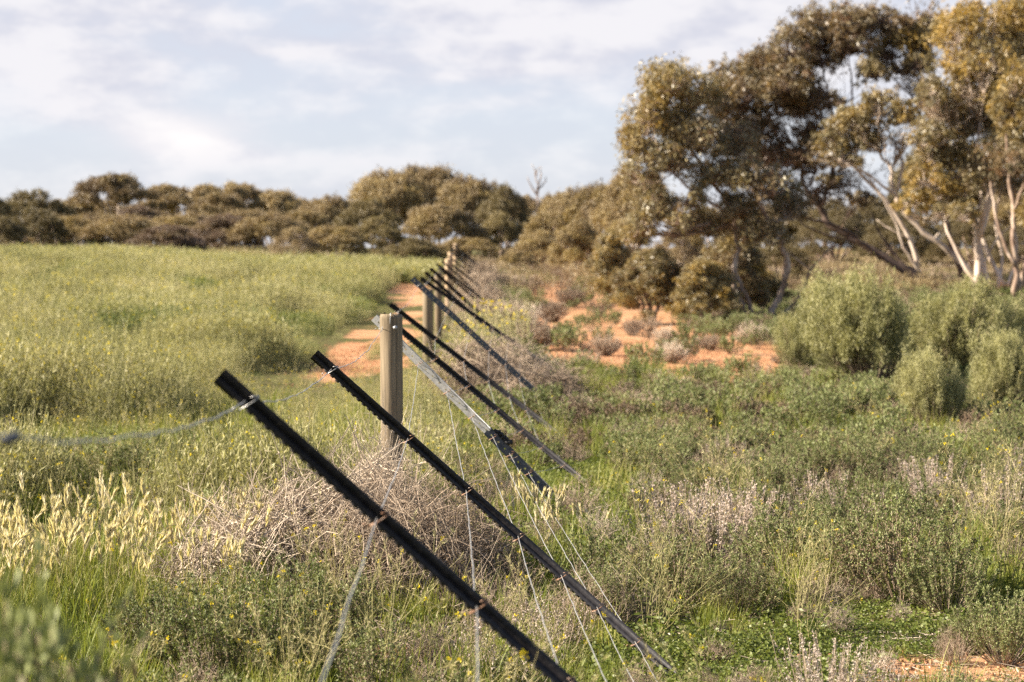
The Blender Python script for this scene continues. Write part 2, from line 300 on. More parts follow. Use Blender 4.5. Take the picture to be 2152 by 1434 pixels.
# ------------------------------------------------------------------ ground
def ground():
    ys = np.concatenate([np.linspace(-12, 4, 24, endpoint=False), np.arange(4, 14, .10), np.arange(14, 40, .2), np.geomspace(40, 4000, 260)])
    u = np.linspace(-1, 1, 321); u = np.sign(u) * (0.35 * np.abs(u) + 0.65 * np.abs(u) ** 3)
    hw = np.where(ys < 14, 16, 16 + (ys - 14) * 1.1)
    X = u[None] * hw[:, None]; Y = np.repeat(ys[:, None], len(u), 1)
    Z = H(X, Y)
    nb = fnoise(X, Y, 9.0, 3) - .5
    Z = Z + np.where(Y < 40, nb * 0.015, 0)
    b = bare(X, Y)
    V = np.stack([X, Y, Z], -1).reshape(-1, 3); nx = len(u)
    i = (np.arange(len(ys) - 1)[:, None] * nx + np.arange(nx - 1)[None]); F = np.stack([i, i + 1, i + nx + 1, i + nx], -1).reshape(-1, 4)
    m = bpy.data.materials.new('red_sandy_soil'); m.use_nodes = True; nt = m.node_tree; p = nt.nodes['Principled BSDF']
    g = nd(nt, 'ShaderNodeNewGeometry')
    def noi(s, d=5.0, r=.6):
        n = nd(nt, 'ShaderNodeTexNoise'); setin(n, Scale=s, Detail=d, Roughness=r); nt.links.new(g.outputs['Position'], n.inputs['Vector']); return n.outputs[0]
    soil = ramp(nt, noi(1.1), [(.3, (.36, .165, .08)), (.5, (.50, .265, .135)), (.7, (.62, .40, .25))])
    soil = mixc(nt, math_n(nt, 'MULTIPLY', noi(35.0), .6), soil, (.27, .14, .08))
    lit = ramp(nt, noi(7.0), [(.3, (.055, .05, .02)), (.5, (.10, .085, .035)), (.65, (.085, .11, .025)), (.8, (.20, .15, .085))])
    at = nd(nt, 'ShaderNodeAttribute', attribute_name='bare')
    f = nd(nt, 'ShaderNodeMapRange'); setin(f, From_Min=.25, From_Max=.55)
    nt.links.new(math_n(nt, 'ADD', at.outputs['Fac'], math_n(nt, 'MULTIPLY', math_n(nt, 'SUBTRACT', noi(5.0), .5), .5)), f.inputs[0])
    nt.links.new(mixc(nt, f.outputs[0], lit, soil), p.inputs['Base Color']); setin(p, Roughness=.95); p.inputs['Specular IOR Level'].default_value = .1
    bp = nd(nt, 'ShaderNodeBump'); bp.inputs['Strength'].default_value = .9; bp.inputs['Distance'].default_value = .03
    nt.links.new(noi(22.0, 6.0, .7), bp.inputs['Height']); nt.links.new(bp.outputs[0], p.inputs['Normal'])
    mb = MB(); mb.add(V, F, 0, .5); me = mb.build('ground', m, True)
    a = me.attributes.new('bare', 'FLOAT', 'POINT'); a.data.foreach_set('value', b.ravel().astype(np.float32))
    tag(obj('ground', me), kind='structure')
ground()

# ------------------------------------------------------------------ fence
FR = [.045, .252, .41, .55, .668, .765, .87]        # where the wires cross each leaning stay
def stay_axis(D, tx, ty, fx, fy, L=1.83):
    a = W(tx, ty, D); b = W(fx, fy, D); d = unit(b - a); return a, d, L
# (D, top pixel, another pixel lower on its axis, kind, length)
STAYS = [(4.5, 460, 790, 1185, 1434, 'black', 1.9), (7.5, 660, 745, 1432, 1434, 'black', 1.87), (10.5, 786, 668, 1100, 982, 'plate', 1.32),
         (13.5, 803, 662, 1236, 1020, 'black', 1.83), (16.5, 820, 640, 1190, 926, 'black', 1.86), (19.5, 866, 586, 1012, 720, 'plate', 1.85),
         (22.5, 884, 585, 1010, 672, 'black', 1.80)]
stays = []
for s in STAYS:
    a, d, L = stay_axis(*s[:5], L=s[6]); stays.append((s[0], a, d, L, s[5]))
r2 = random.Random(5)
D = 25.5
while D < 76:
    x0 = -0.56 + r2.uniform(-.05, .04); z0 = 1.22 + r2.uniform(-.07, .07); hz = float(H(0.2, D))
    sl = math.radians(40 + r2.uniform(-3, 3)); d = np.array([math.cos(sl), 0, -math.sin(sl)])
    stays.append((D, np.array([x0, D, z0 + hz]), d, 1.84, 'black')); D += 3.0
def build_stay(i, D, a, d, L, kind):
    up = np.array([0, 1.0, 0]); n = np.cross(up, d)        # n: perpendicular in the cross plane
    if n[2] < 0: n = -n
    t = np.array([0, -1.0, 0])                              # towards the camera end
    R = np.stack([d, n, t], 1)                              # local (s, n, t) -> world
    e = empty('fence_stay', tuple(a)); loc = lambda s, u, v: R @ np.array([s, u, v])
    mb = MB()
    if kind == 'black':
        # picket rolled with three fins, the stem cut with a row of notches
        th = .0032
        for (u1, v1, notch) in ((.0225, .007, False), (-.0135, .010, False), (-.0215, -.019, True)):
            fd = unit(np.array([u1, v1])); w = math.hypot(u1, v1); fn = np.array([-fd[1], fd[0]]) * th
            if not notch:
                segs = np.linspace(0, L, 2)
                prof = [0, w]
            if notch:
                step = .0265; ss = [0.0]
                s0 = .06
                while s0 < L - .05 and D < 24: ss += [s0, s0, s0 + .010, s0 + .010]; s0 += step
                ss += [L]; hs = []
                for k in range(len(ss)):
                    q = (k - 1) % 4; hs.append(w if (k == 0 or k == len(ss) - 1 or q in (0, 3)) else w - .0062)
                V = []; F = []
                for s_, h_ in zip(ss, hs):
                    for hh, sg in ((0, -1), (h_, -1), (h_, 1), (0, 1)):
                        uv = fd * hh + fn * sg * .5; V.append(loc(s_, uv[0], uv[1]))
                m_ = len(ss)
                for k in range(m_ - 1):
                    b0 = 4 * k; F += [[b0 + j, b0 + (j + 1) % 4, b0 + 4 + (j + 1) % 4, b0 + 4 + j] for j in range(4)]
                F += [[0, 1, 2, 3], [4 * m_ - 1, 4 * m_ - 2, 4 * m_ - 3, 4 * m_ - 4]]
                mb.add(V, F, 0, .5)
            else:
                V = []
                for s_ in (0, L):
                    for hh, sg in ((0, -1), (w, -1), (w, 1), (0, 1)):
                        uv = fd * hh + fn * sg * .5; V.append(loc(s_, uv[0], uv[1]))
                mb.add(V, [[0, 1, 5, 4], [1, 2, 6, 5], [2, 3, 7, 6], [3, 0, 4, 7], [0, 1, 2, 3], [7, 6, 5, 4]], 0, .5)
        o = obj('picket', mb.build('picket', M['steel']), e)
    else:
        # two perforated steel strips, upper turned sunward; sunlit and shaded halves put into colour
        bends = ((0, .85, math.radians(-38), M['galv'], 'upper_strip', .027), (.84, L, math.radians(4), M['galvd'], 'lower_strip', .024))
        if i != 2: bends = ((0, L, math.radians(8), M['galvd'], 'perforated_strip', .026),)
        for (s0, s1, tw, mat, nm, hw) in bends:
            mb = MB(); pitch = .05; k = s0 + .012; us = [-hw, -.0042, .0042, hw]
            cu, su = math.cos(tw), math.sin(tw); off = .002 if nm == 'lower_strip' else 0
            cuts = [s0]
            while k < s1 - .03: cuts += [k + .018, k + .0275]; k += pitch
            cuts.append(s1)
            for side in (0, .003):
                V = [loc(s_, u * cu, u * su * -1 + side + off) for s_ in cuts for u in us]
                F = []
                for r_ in range(len(cuts) - 1):
                    for c_ in range(3):
                        if c_ == 1 and r_ % 2 == 1: continue
                        b0 = r_ * 4 + c_; F.append([b0, b0 + 1, b0 + 5, b0 + 4])
                mb.add(V, F, 0, .5)
            for u in (-hw, hw):
                V = [loc(s_, u * cu, -u * su + sd_ + off) for s_ in (s0, s1) for sd_ in (0, .003)]
                mb.add(V, [[0, 1, 3, 2]], 0, .5)
            # folded lip along the upper edge
            V = [loc(s_, hw * cu + q, -hw * su + off + w_) for s_ in (s0, s1) for q, w_ in ((0, 0), (.003, 0), (.003, -.02), (0, -.02))]
            mb.add(V, [[0, 1, 5, 4], [1, 2, 6, 5], [2, 3, 7, 6], [3, 0, 4, 7], [0, 1, 2, 3], [7, 6, 5, 4]], 0, .5)
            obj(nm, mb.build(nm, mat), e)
    # wire ties
    if D < 24:
        for f in FR:
            mb = MB(); s = f * L; q = []
            for k in range(15):
                an = k / 12 * 2 * math.pi; q.append(loc(s + .012 * math.sin(an * .5) * (1 if k < 99 else 0) + .012 * math.cos(an), .0265 * math.cos(an), .012 * math.sin(an) - .002 + .006))
            add_tube(mb, q, .0016, 5)
            add_tube(mb, [loc(s - .01, -.026, .008), loc(s - .014, -.034, .006), loc(s - .006, -.037, .004)], .0015, 5)
            obj('wire_tie', mb.build('wire_tie', M['rust'] if f != FR[0] else M['wire'], True), e)
    if i == 2:
        mb = MB(); s = .93
        for k in range(26):
            c = loc(s - .05 + .10 * rng.random(), .030 + .016 * rng.random(), rng.uniform(-.01, .012))
            add_box(mb, c, .03 * rng.random() + .008, .006, .014, Matrix.Rotation(rng.uniform(0, 3), 3, 'Y'))
        obj('torn_clip', mb.build('torn_clip', M['plastic']), e)
    return e
SL = ['nearest black notched steel stay, running across the foreground out of the bottom edge',
      'second black notched steel stay, passing just in front of the nearest wooden post',
      'grey perforated strip stay with bright upper half, behind the nearest wooden post',
      'thin black stay whose top hides behind the nearest wooden post',
      'thin black stay rising clear just right of the nearest wooden post top',
      'grey blue perforated strip stay starting left of the second wooden post',
      'short dark stay crossing in front of the third wooden post']
for i, s in enumerate(stays):
    e = build_stay(i, *s)
    tag(e, SL[i] if i < 7 else 'thin dark leaning stay, one of the close row beyond the third wooden post', 'fence stay', 'leaning stays of the fence')
def wire(k):
    pts = []; prev = None
    P = []
    first = stays[0]
    a0 = W(-60, 915, 2.3) if k == 0 else first[1] + first[2] * FR[k] * first[3] + np.array([.0, -4.3, .02 + .01 * k])
    if k == 0: P.append(W(-420, 860, 1.4))
    P.append(a0)
    for (D, a, d, L, kd) in stays: P.append(a + d * (FR[k] * L) + np.array([0, -.017, 0]))
    if k == 0: P[4] = P[4]; P.insert(4, np.array([-.435, 10.2 - .066, 1.215]))
    sag = .035 if k == 0 else .012
    for j in range(len(P) - 1):
        n = 26 if P[j][1] < 22 else 8
        for t in np.linspace(0, 1, n, endpoint=False):
            p = P[j] * (1 - t) + P[j + 1] * t; sg = sag if j < 3 or k else .05
            p = p - np.array([0, 0, 4 * t * (1 - t) * sg]); pts.append(p)
    pts.append(P[-1]); pts = np.array(pts)
    r_ = random.Random(k)
    w = .0035 if k == 0 else .0015
    pts[:, 0] += [r_.uniform(-w, w) for _ in pts]; pts[:, 2] += [r_.uniform(-w, w) for _ in pts]
    mb = MB()
    if k == 0:
        q = []; 
        for j in range(len(pts) - 1):
            for t in (0, .25, .5, .75): q.append(pts[j] * (1 - t) + pts[j + 1] * t)
        q = np.array(q); ph = np.arange(len(q)) * 1.1
        off = np.stack([np.cos(ph), 0 * ph, np.sin(ph)], 1) * .0012
        add_tube(mb, q + off, .0011, 4); add_tube(mb, q - off, .0011, 4)
    else: add_tube(mb, pts, .0015, 5)
    me = mb.build('fence_wire', M['wire'], True)
    names = ['slack twisted top wire hanging in curves between the stay tops', 'second wire from the top, crossing the nearest stay about a quarter way down',
             'third wire from the top, falling almost straight down the middle of the picture', 'fourth wire from the top, passing the torn black clip on the grey stay',
             'fifth wire from the top, over the grass right of the centre', 'sixth wire from the top, third above the ground', 'lowest fence wire, close to the feet of the stays']
    if k == 0:
        e = empty('fence_wire', (0, 0, 0)); obj('strand', me, e)
        mb = MB(); c = W(22, 922, 2.36); q = []
        for j in range(60): q.append(c + np.array([.005 * math.cos(j * .9), j * .0010 - .03, .005 * math.sin(j * .9)]))
        add_tube(mb, q, .0024, 5); obj('knot', mb.build('knot', M['galvd'], True), e); o = e
    else: o = obj('fence_wire', me)
    tag(o, names[k], 'wire', 'wires of the fence')
for k in range(7): wire(k)

POSTS = [(10.2, 824, 662, .058, 'nearest round pine fence post with a bolt near its sunlit top'), (22.3, 899, 609, .060, 'second wooden post, with a chipped pale top and a shaded right half'),
         (32.5, 921, 574, .060, 'third wooden post, slim and pale topped behind the second one'), (45.0, 941.5, 545, .068, 'fourth wooden post in the crowded far part of the fence'),
         (56.0, 947, 530, .072, 'fifth wooden post, only its top showing above the fourth'), (69.0, 957, 512, .075, 'farthest wooden post, standing tallest against the trees')]
for i, (D, px, py, r, lab) in enumerate(POSTS):
    top = W(px, py, D); gz = float(H(top[0], D)); e = empty('fence_post', (top[0], D, gz - .05)); hgt = top[2] - gz + .05
    mb = MB(); rr = np.random.default_rng(20 + i); ns = 40; zs = np.concatenate([np.linspace(0, hgt - .02, 30), [hgt - .008, hgt]])
    an = np.linspace(0, 2 * math.pi, ns, endpoint=False)
    prof = 1 + .02 * np.sin(3 * an + i) + .008 * rr.normal(size=ns) - .05 * np.exp(-((an - 4.2) / .05) ** 2) - .05 * np.exp(-((an - 5.1) / .04) ** 2)
    V = []
    for z in zs:
        q = r * (1.0 - .05 * (1 - z / hgt)) * prof * (1 + .004 * rr.normal()) ; q = q * (.93 if z == hgt else 1)
        lean = -.004 * z if i == 0 else .0
        V += [[q[j] * math.cos(an[j]) + lean, q[j] * math.sin(an[j]), z + (0 if z < hgt - .001 else .003 * rr.normal() - (.03 * max(0, math.cos(an[j] - 3.3)) if i in (1,) else 0))] for j in range(ns)]
    i0 = np.arange(len(zs) - 1)[:, None] * ns; j = np.arange(ns)[None]; j2 = (j + 1) % ns
    mb.add(V, np.stack([i0 + j, i0 + j2, i0 + ns + j2, i0 + ns + j], -1).reshape(-1, 4), 0, .5)
    mb.f.append(((len(zs) - 1) * ns + np.arange(ns)[None], 0, np.array([.5]), np.array([0.])))
    me = mb.build('post_body', M['wood'] if i < 3 else M['woodfar']); obj('timber', me, e)
    if i < 2:
        mb = MB(); add_tube(mb, [(.018, -r - .004, hgt - .063), (.018, -r - .012, hgt - .063), (.018, -r - .0145, hgt - .063)], [.0085, .008, .004], 10)
        add_tube(mb, [(.018, -r * .5, hgt - .063), (.018, -r - .0045, hgt - .063)], [.011, .011], 10)
        obj('bolt', mb.build('bolt', M['wire'], True), e)
        mb = MB(); add_tube(mb, smooth_path([(-.006, -r * .9, hgt - .045), (-.008, -r - .008, hgt - .042), (-.006, -r - .006, hgt + .004), (-.003, -r * .7, hgt + .010), (.0, -r * .2, hgt + .004)], 4), .002, 5)
        obj('staple_wire', mb.build('staple_wire', M['wire'], True), e)
    tag(e, lab, 'fence post', 'wooden posts of the fence')

# ------------------------------------------------------------------ trees
def leaf_shell(mb, c, r, n_tuft, per, L, Wd, tone=0.0, low=-.62, mat=0, droop=.9, thick=.45, tr=.16):
    """tufts of leaves through the shell of a dome shaped clump"""
    c = np.asarray(c, float); r = np.asarray(r, float)
    d = rng.normal(size=(n_tuft * 2, 3)); d = unit(d); d = d[d[:, 2] > low][:n_tuft]; n = len(d)
    bump = 1 + .18 * np.sin(d[:, 0] * 5 + c[0] * 3) * np.cos(d[:, 1] * 4 + d[:, 2] * 5 + c[1]) + (.13 * rng.normal(size=n) + .12 * np.sin(d[:, 0] * 11 + d[:, 2] * 9 + c[2] * 7))
    rad = (1 - thick * rng.random(n) ** 1.4) * bump
    T = c + d * r * rad[:, None]; T = T[(rng.random(n) > .06) & (np.sin(T[:, 0] * 2.9 + T[:, 2] * 1.7) + np.sin(T[:, 1] * 2.3 - T[:, 2] * 3.3) + np.sin(T[:, 0] * 5.1 - T[:, 1] * 4.2) > -1.25)]; n = len(T); d = d[:n]
    trr = np.linalg.norm(r) / 1.7 * tr
    P = np.repeat(T, per, 0) + rng.normal(0, trr, (n * per, 3)) * np.repeat(rng.uniform(.35, 1.35, n), per)[:, None]
    Dr = unit(rng.normal(size=(n * per, 3)) + np.repeat(d, per, 0) * .6) + np.array([0, 0, -droop])
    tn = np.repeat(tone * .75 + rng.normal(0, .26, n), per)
    rn = np.clip(np.repeat(rng.random(n), per) * .5 + rng.random(n * per) * .5, 0, 1)
    add_leaves(mb, P, Dr, L * (.7 + .6 * rng.random(n * per)), Wd * (.7 + .6 * rng.random(n * per)), mat, rn, tn)
    return T
def twigs(mb, start, targets, r0, mat=0, sides=4):
    for t in targets:
        m = (start + t) / 2 + rng.normal(0, .08, 3) * np.linalg.norm(t - start); m[2] -= .08 * np.linalg.norm(t - start)
        q = smooth_path([start, m, t], 3); add_tube(mb, q, np.linspace(r0, r0 * .3, len(q)), sides, mat, cap=False)
def hand_tree(D, base, limbs, clumps, depth, dens, L, Wd, leafmat, barkmat, label, group, name='mallee_tree', tr=.16, fans=()):
    k = D / FPX
    b = W(*base, D); b[2] = float(H(b[0], D)) - .05
    tb = MB(); lv = MB(); ends = []
    for (pts, r0, r1, dy) in limbs:
        n = len(pts); P = np.array([W(x, y, D) + np.array([0, dy * j / (n - 1), 0]) for j, (x, y) in enumerate(pts)])
        q = smooth_path(P, 4, .012 * r0 / .05); rad = np.linspace(r0, r1, len(q)) * (1 + .06 * rng.normal(size=len(q)))
        add_tube(tb, q, rad, 9); ends.append((q, rad))
    allp = np.concatenate([q[len(q) // 3:] for q, _ in ends]); allr = np.concatenate([r[len(r) // 3:] for _, r in ends])
    for (cx, cy, rx, ry, tone) in clumps:
        for rep in range(2):
            dy = rng.uniform(-depth, depth) * (1 if rep else .4)
            c = W(cx + rng.normal(0, 6) * rep, cy + rng.normal(0, 5) * rep, D + dy)
            sc = 1 if rep == 0 else .88
            r = np.array([rx * k, (rx + ry) / 2 * k * 1.1, ry * k * 1.12]) * sc
            area = 4 * math.pi * ((r[0] * r[1]) ** 1.6 / 3 + (r[0] * r[2]) ** 1.6 * 2 / 3) ** (1 / 1.6) * .7
            T = leaf_shell(lv, c, r, int(area * dens * .50), 22, L, Wd, tone, tr=tr)
            below = allp[:, 2] < c[2] + .1
            dd = np.linalg.norm((allp - c) * (1, .5, 1), axis=1) + np.where(below, 0, 3)
            j = int(np.argmin(dd)); s = allp[j]; e_ = c - np.array([0, 0, r[2] * .45])
            m = s * .45 + e_ * .55 + np.array([0, 0, -.06 * np.linalg.norm(e_ - s)]) + rng.normal(0, .05, 3)
            q = smooth_path([s, m, e_], 5, .01); rr0 = min(allr[j] * .7, .035 + .012 * np.linalg.norm(e_ - s)) * (1 if rep == 0 else .7)
            add_tube(tb, q, np.linspace(rr0, .014, len(q)), 6)
            if len(T) > 4:
                twigs(tb, e_, T[rng.choice(len(T), min(30, len(T)), replace=False)], .013)
                twigs(tb, q[len(q) // 2], T[rng.choice(len(T), min(9, len(T)), replace=False)], .012)
    for (sx, sy, cx, cy, rx, ry, nt_) in fans:
        s_ = W(sx, sy, D + .3)
        for _ in range(nt_):
            t_ = W(cx + rx * rng.uniform(-1, 1), cy + ry * rng.uniform(-1, 1), D + rng.uniform(-1.2, 1.2)); m = (s_ + t_) / 2 + rng.normal(0, .07, 3) * np.linalg.norm(t_ - s_)
            q = smooth_path([s_, m, t_], 5, .012); add_tube(tb, q, np.linspace(.022, .007, len(q)), 4, cap=False)
            for _b in range(5):
                i = rng.integers(3, len(q)); e2 = q[i] + (t_ - s_) * rng.uniform(.12, .3) + rng.normal(0, .16, 3) * np.linalg.norm(t_ - s_) * .8; m2 = (q[i] + e2) / 2 + rng.normal(0, .05, 3)
                add_tube(tb, [q[i], m2, e2], [.011, .008, .005], 3, cap=False)
                if rng.random() < .5:
                    k3 = 10; add_leaves(lv, e2 + rng.normal(0, .12, (k3, 3)), rng.normal(size=(k3, 3)) - (0, 0, .6), L, Wd, 0, None, -.3)
    for m_ in (tb, lv): m_.v = [v - b for v in m_.v]
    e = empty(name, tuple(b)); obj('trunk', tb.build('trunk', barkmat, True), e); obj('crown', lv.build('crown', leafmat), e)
    tag(e, label, 'tree', group); return e

G1 = 'big mallee trees on the right'
hand_tree(42, (1590, 690), [([(1572, 690), (1560, 640), (1542, 600), (1546, 560), (1552, 510), (1545, 460), (1520, 410), (1480, 350), (1440, 280), (1420, 220)], .075, .025, .5),
    ([(1578, 690), (1580, 655), (1566, 615), (1550, 580)], .06, .04, .1),
    ([(1612, 690), (1624, 650), (1645, 600), (1650, 550), (1636, 505), (1610, 465), (1580, 400), (1560, 330)], .085, .03, -.5),
    ([(1616, 680), (1660, 645), (1690, 600), (1702, 565), (1740, 520)], .045, .015, -.3), ([(1702, 565), (1668, 540), (1650, 520)], .02, .008, 0),
    ([(1545, 460), (1500, 430), (1450, 400), (1400, 350), (1370, 290)], .035, .015, -.5)],
    [(1410, 178, 62, 46, .3), (1475, 195, 50, 42, .25), (1355, 235, 48, 50, .5), (1338, 300, 36, 48, .3), (1345, 365, 42, 42, .1), (1425, 262, 58, 50, .0), (1392, 335, 58, 48, -.3),
     (1480, 285, 58, 45, -.1), (1375, 425, 50, 38, -.1), (1545, 300, 50, 40, -.5), (1500, 362, 52, 40, -.1), (1572, 365, 55, 38, -.1), (1440, 415, 48, 36, -.1), (1420, 460, 34, 30, -.2),
     (1630, 400, 58, 40, -.4), (1545, 440, 52, 36, -.3), (1665, 430, 42, 34, -.5), (1605, 490, 62, 32, -.3), (1480, 475, 48, 34, -.2), (1340, 480, 40, 30, .2)],
    .9, 68, .115, .028, M['leafg'], M['bark'], 'twin trunked mallee with a full brown crown, left of the big right hand trees', G1)
hand_tree(60, (1968, 618), [([(1972, 625), (1945, 594), (1880, 550), (1810, 510), (1750, 472), (1728, 432), (1702, 390), (1692, 345), (1655, 300), (1625, 240)], .15, .04, 1.0),
    ([(1728, 432), (1742, 380), (1756, 320), (1750, 260), (1735, 200), (1720, 130)], .06, .03, -.5), ([(1960, 615), (1880, 562), (1800, 505), (1760, 480), (1700, 462), (1660, 455)], .07, .03, -1.0),
    ([(1750, 300), (1790, 240), (1795, 190), (1790, 110)], .045, .02, .5), ([(1692, 345), (1640, 320), (1590, 280), (1560, 230)], .045, .02, -.6), ([(1960, 610), (1905, 560), (1860, 500), (1840, 450)], .05, .02, .5), ([(1810, 510), (1760, 500), (1700, 480), (1640, 440)], .045, .015, -.3), ([(1728, 432), (1680, 400), (1640, 350), (1600, 330)], .04, .015, .3), ([(1702, 390), (1720, 330), (1700, 270), (1690, 200)], .04, .015, .3)],
    [(1540, 172, 46, 40, .0), (1600, 140, 52, 46, -.1), (1660, 100, 58, 46, .0), (1722, 62, 58, 46, -.15), (1790, 48, 62, 36, -.2), (1855, 70, 42, 30, -.2), (1580, 210, 55, 42, -.2), (1655, 165, 62, 45, -.1),
     (1730, 120, 56, 36, -.3), (1800, 95, 52, 30, -.4), (1545, 250, 48, 40, -.4), (1600, 275, 50, 32, -.5), (1665, 225, 48, 30, -.2), (1680, 330, 36, 26, -.8), (1560, 300, 44, 34, -.3), (1745, 385, 30, 18, .1), (1800, 410, 34, 18, .0), (1700, 310, 34, 26, -.3), (1745, 210, 30, 24, -.1), (1700, 200, 46, 34, -.2), (1630, 190, 60, 40, .0), (1700, 270, 30, 22, -.5), (1850, 40, 46, 26, -.2), (1500, 215, 40, 40, .1), (1620, 335, 50, 30, -.8), (1715, 350, 26, 20, -.5)],
    1.6, 36, .145, .040, M['leaf'], M['barkdark'], 'large mallee whose dark trunk leans far to the left under an arching crown', G1, tr=.12, fans=[(1692, 345, 1640, 260, 60, 60, 16), (1750, 300, 1720, 210, 60, 50, 16), (1728, 432, 1640, 370, 60, 40, 12), (1745, 370, 1790, 260, 40, 60, 8), (1740, 400, 1800, 350, 50, 40, 16), (1710, 400, 1770, 400, 55, 35, 12), (1660, 300, 1590, 270, 60, 50, 12)])
hand_tree(57, (2068, 600), [([(2072, 605), (2015, 545), (1962, 500), (1905, 445), (1886, 400), (1878, 350), (1852, 310), (1838, 282)], .09, .03, .8), ([(1905, 445), (1890, 420), (1850, 390), (1815, 365), (1770, 345)], .05, .02, -.5),
    ([(1886, 400), (1900, 340), (1880, 290), (1870, 260)], .05, .02, .6), ([(1930, 560), (1912, 500), (1870, 430), (1825, 380), (1790, 340), (1760, 310)], .07, .03, .3), ([(1935, 575), (1898, 520), (1880, 470), (1840, 400), (1800, 350)], .045, .02, -.4), ([(1905, 445), (1925, 400), (1960, 370), (1990, 360)], .03, .015, .4), ([(1905, 500), (1870, 480), (1845, 462)], .03, .01, .2), ([(1965, 500), (1990, 470), (2010, 445)], .025, .01, 0)],
    [(1790, 255, 50, 36, .25), (1848, 225, 56, 34, .3), (1900, 240, 32, 30, .4), (1752, 295, 34, 30, .1), (1815, 290, 40, 26, .0), (1770, 330, 36, 20, .0)],
    1.2, 40, .14, .038, M['leafg'], M['barkpale'], 'pale limbed mallee holding one rounded olive dome against the sky gap', G1, tr=.12, fans=[(1852, 320, 1830, 275, 50, 25, 14), (1878, 350, 1890, 280, 35, 25, 10), (1790, 350, 1750, 320, 35, 20, 8)])
hand_tree(59, (2030, 600), [([(2030, 605), (2000, 520), (1985, 440), (1972, 380), (1965, 320), (1958, 250), (1940, 195), (1905, 150)], .09, .025, -.6), ([(1958, 250), (1915, 200), (1880, 160), (1860, 130)], .03, .015, .4),
    ([(1960, 270), (1945, 220), (1935, 170), (1930, 120)], .03, .015, 0)],
    [(1868, 108, 44, 30, .2), (1912, 88, 46, 30, .4), (1842, 150, 36, 34, .1), (1935, 130, 38, 34, .1), (1892, 140, 36, 26, .0), (1950, 60, 40, 30, .3), (1905, 45, 30, 18, -.6)],
    1.0, 40, .14, .038, M['leafg'], M['barkdark'], 'thin limbed mallee with a light olive arch of leaves left of the orange crown', G1, tr=.12, fans=[(1950, 220, 1910, 160, 40, 25, 14), (1960, 300, 1950, 220, 30, 40, 8), (1915, 90, 1925, 25, 40, 25, 10)])
hand_tree(55, (2058, 590), [([(2054, 600), (2060, 540), (2058, 480), (2036, 430), (2026, 380), (2022, 320), (2028, 260)], .13, .04, .5), ([(2058, 480), (2074, 430), (2062, 380), (2045, 330), (2050, 260)], .07, .03, -.5),
    ([(2062, 490), (2082, 430), (2100, 380), (2118, 320), (2110, 260)], .065, .03, .6), ([(2062, 500), (2062, 440), (2074, 390), (2076, 340)], .06, .03, -.9), ([(2075, 600), (2066, 545), (2060, 500)], .08, .06, .2),
    ([(2110, 600), (2085, 540), (2070, 480), (2080, 400)], .07, .04, .9), ([(2098, 605), (2112, 540), (2104, 470), (2120, 400), (2150, 330)], .05, .02, 1.2), ([(2050, 600), (2018, 530), (2000, 470), (2012, 410), (1990, 350)], .05, .02, 1.4), ([(2118, 600), (2148, 520), (2140, 440)], .045, .02, 1.0), ([(2066, 560), (2100, 500), (2140, 470)], .03, .012, .4)],
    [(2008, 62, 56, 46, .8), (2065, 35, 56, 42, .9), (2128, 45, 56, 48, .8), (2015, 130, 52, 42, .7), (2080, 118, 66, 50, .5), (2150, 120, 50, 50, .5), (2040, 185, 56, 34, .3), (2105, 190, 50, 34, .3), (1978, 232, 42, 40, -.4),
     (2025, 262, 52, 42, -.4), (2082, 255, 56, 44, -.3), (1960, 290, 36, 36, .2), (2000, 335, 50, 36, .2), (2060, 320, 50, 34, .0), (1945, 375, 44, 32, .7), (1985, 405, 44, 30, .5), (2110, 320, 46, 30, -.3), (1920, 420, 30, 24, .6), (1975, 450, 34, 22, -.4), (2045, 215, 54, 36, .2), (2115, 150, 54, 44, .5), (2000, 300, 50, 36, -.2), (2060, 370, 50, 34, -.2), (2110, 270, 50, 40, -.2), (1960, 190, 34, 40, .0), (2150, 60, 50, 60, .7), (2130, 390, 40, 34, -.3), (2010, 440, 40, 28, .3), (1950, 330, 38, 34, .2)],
    1.5, 42, .135, .037, M['leafg'], M['barkpale'], 'white trunked mallee with the orange brown crown at the top right', G1, tr=.13, fans=[(2028, 300, 2010, 230, 50, 40, 8), (2110, 320, 2110, 240, 40, 50, 8), (2080, 400, 2100, 330, 40, 30, 8)])
hand_tree(49, (2130, 610), [([(2132, 625), (2136, 560), (2130, 490), (2134, 440), (2126, 380), (2120, 320), (2124, 250)], .075, .03, .3), ([(2134, 560), (2108, 500), (2096, 440), (2090, 380)], .05, .02, .4), ([(2132, 440), (2150, 380), (2165, 300)], .04, .02, -.4), ([(2142, 610), (2160, 540), (2180, 460)], .06, .03, 0)],
    [(2135, 185, 36, 50, .6), (2150, 250, 46, 46, .3), (2125, 230, 34, 32, .3), (2170, 330, 44, 50, -.2), (2125, 345, 40, 30, -.4), (2190, 180, 50, 70, .4), (2180, 440, 34, 50, .4), (2200, 280, 50, 60, .1)],
    .9, 50, .13, .033, M['leafg'], M['bark'], 'slender mallee at the right edge of the picture with one straight bare trunk', G1, tr=.14)

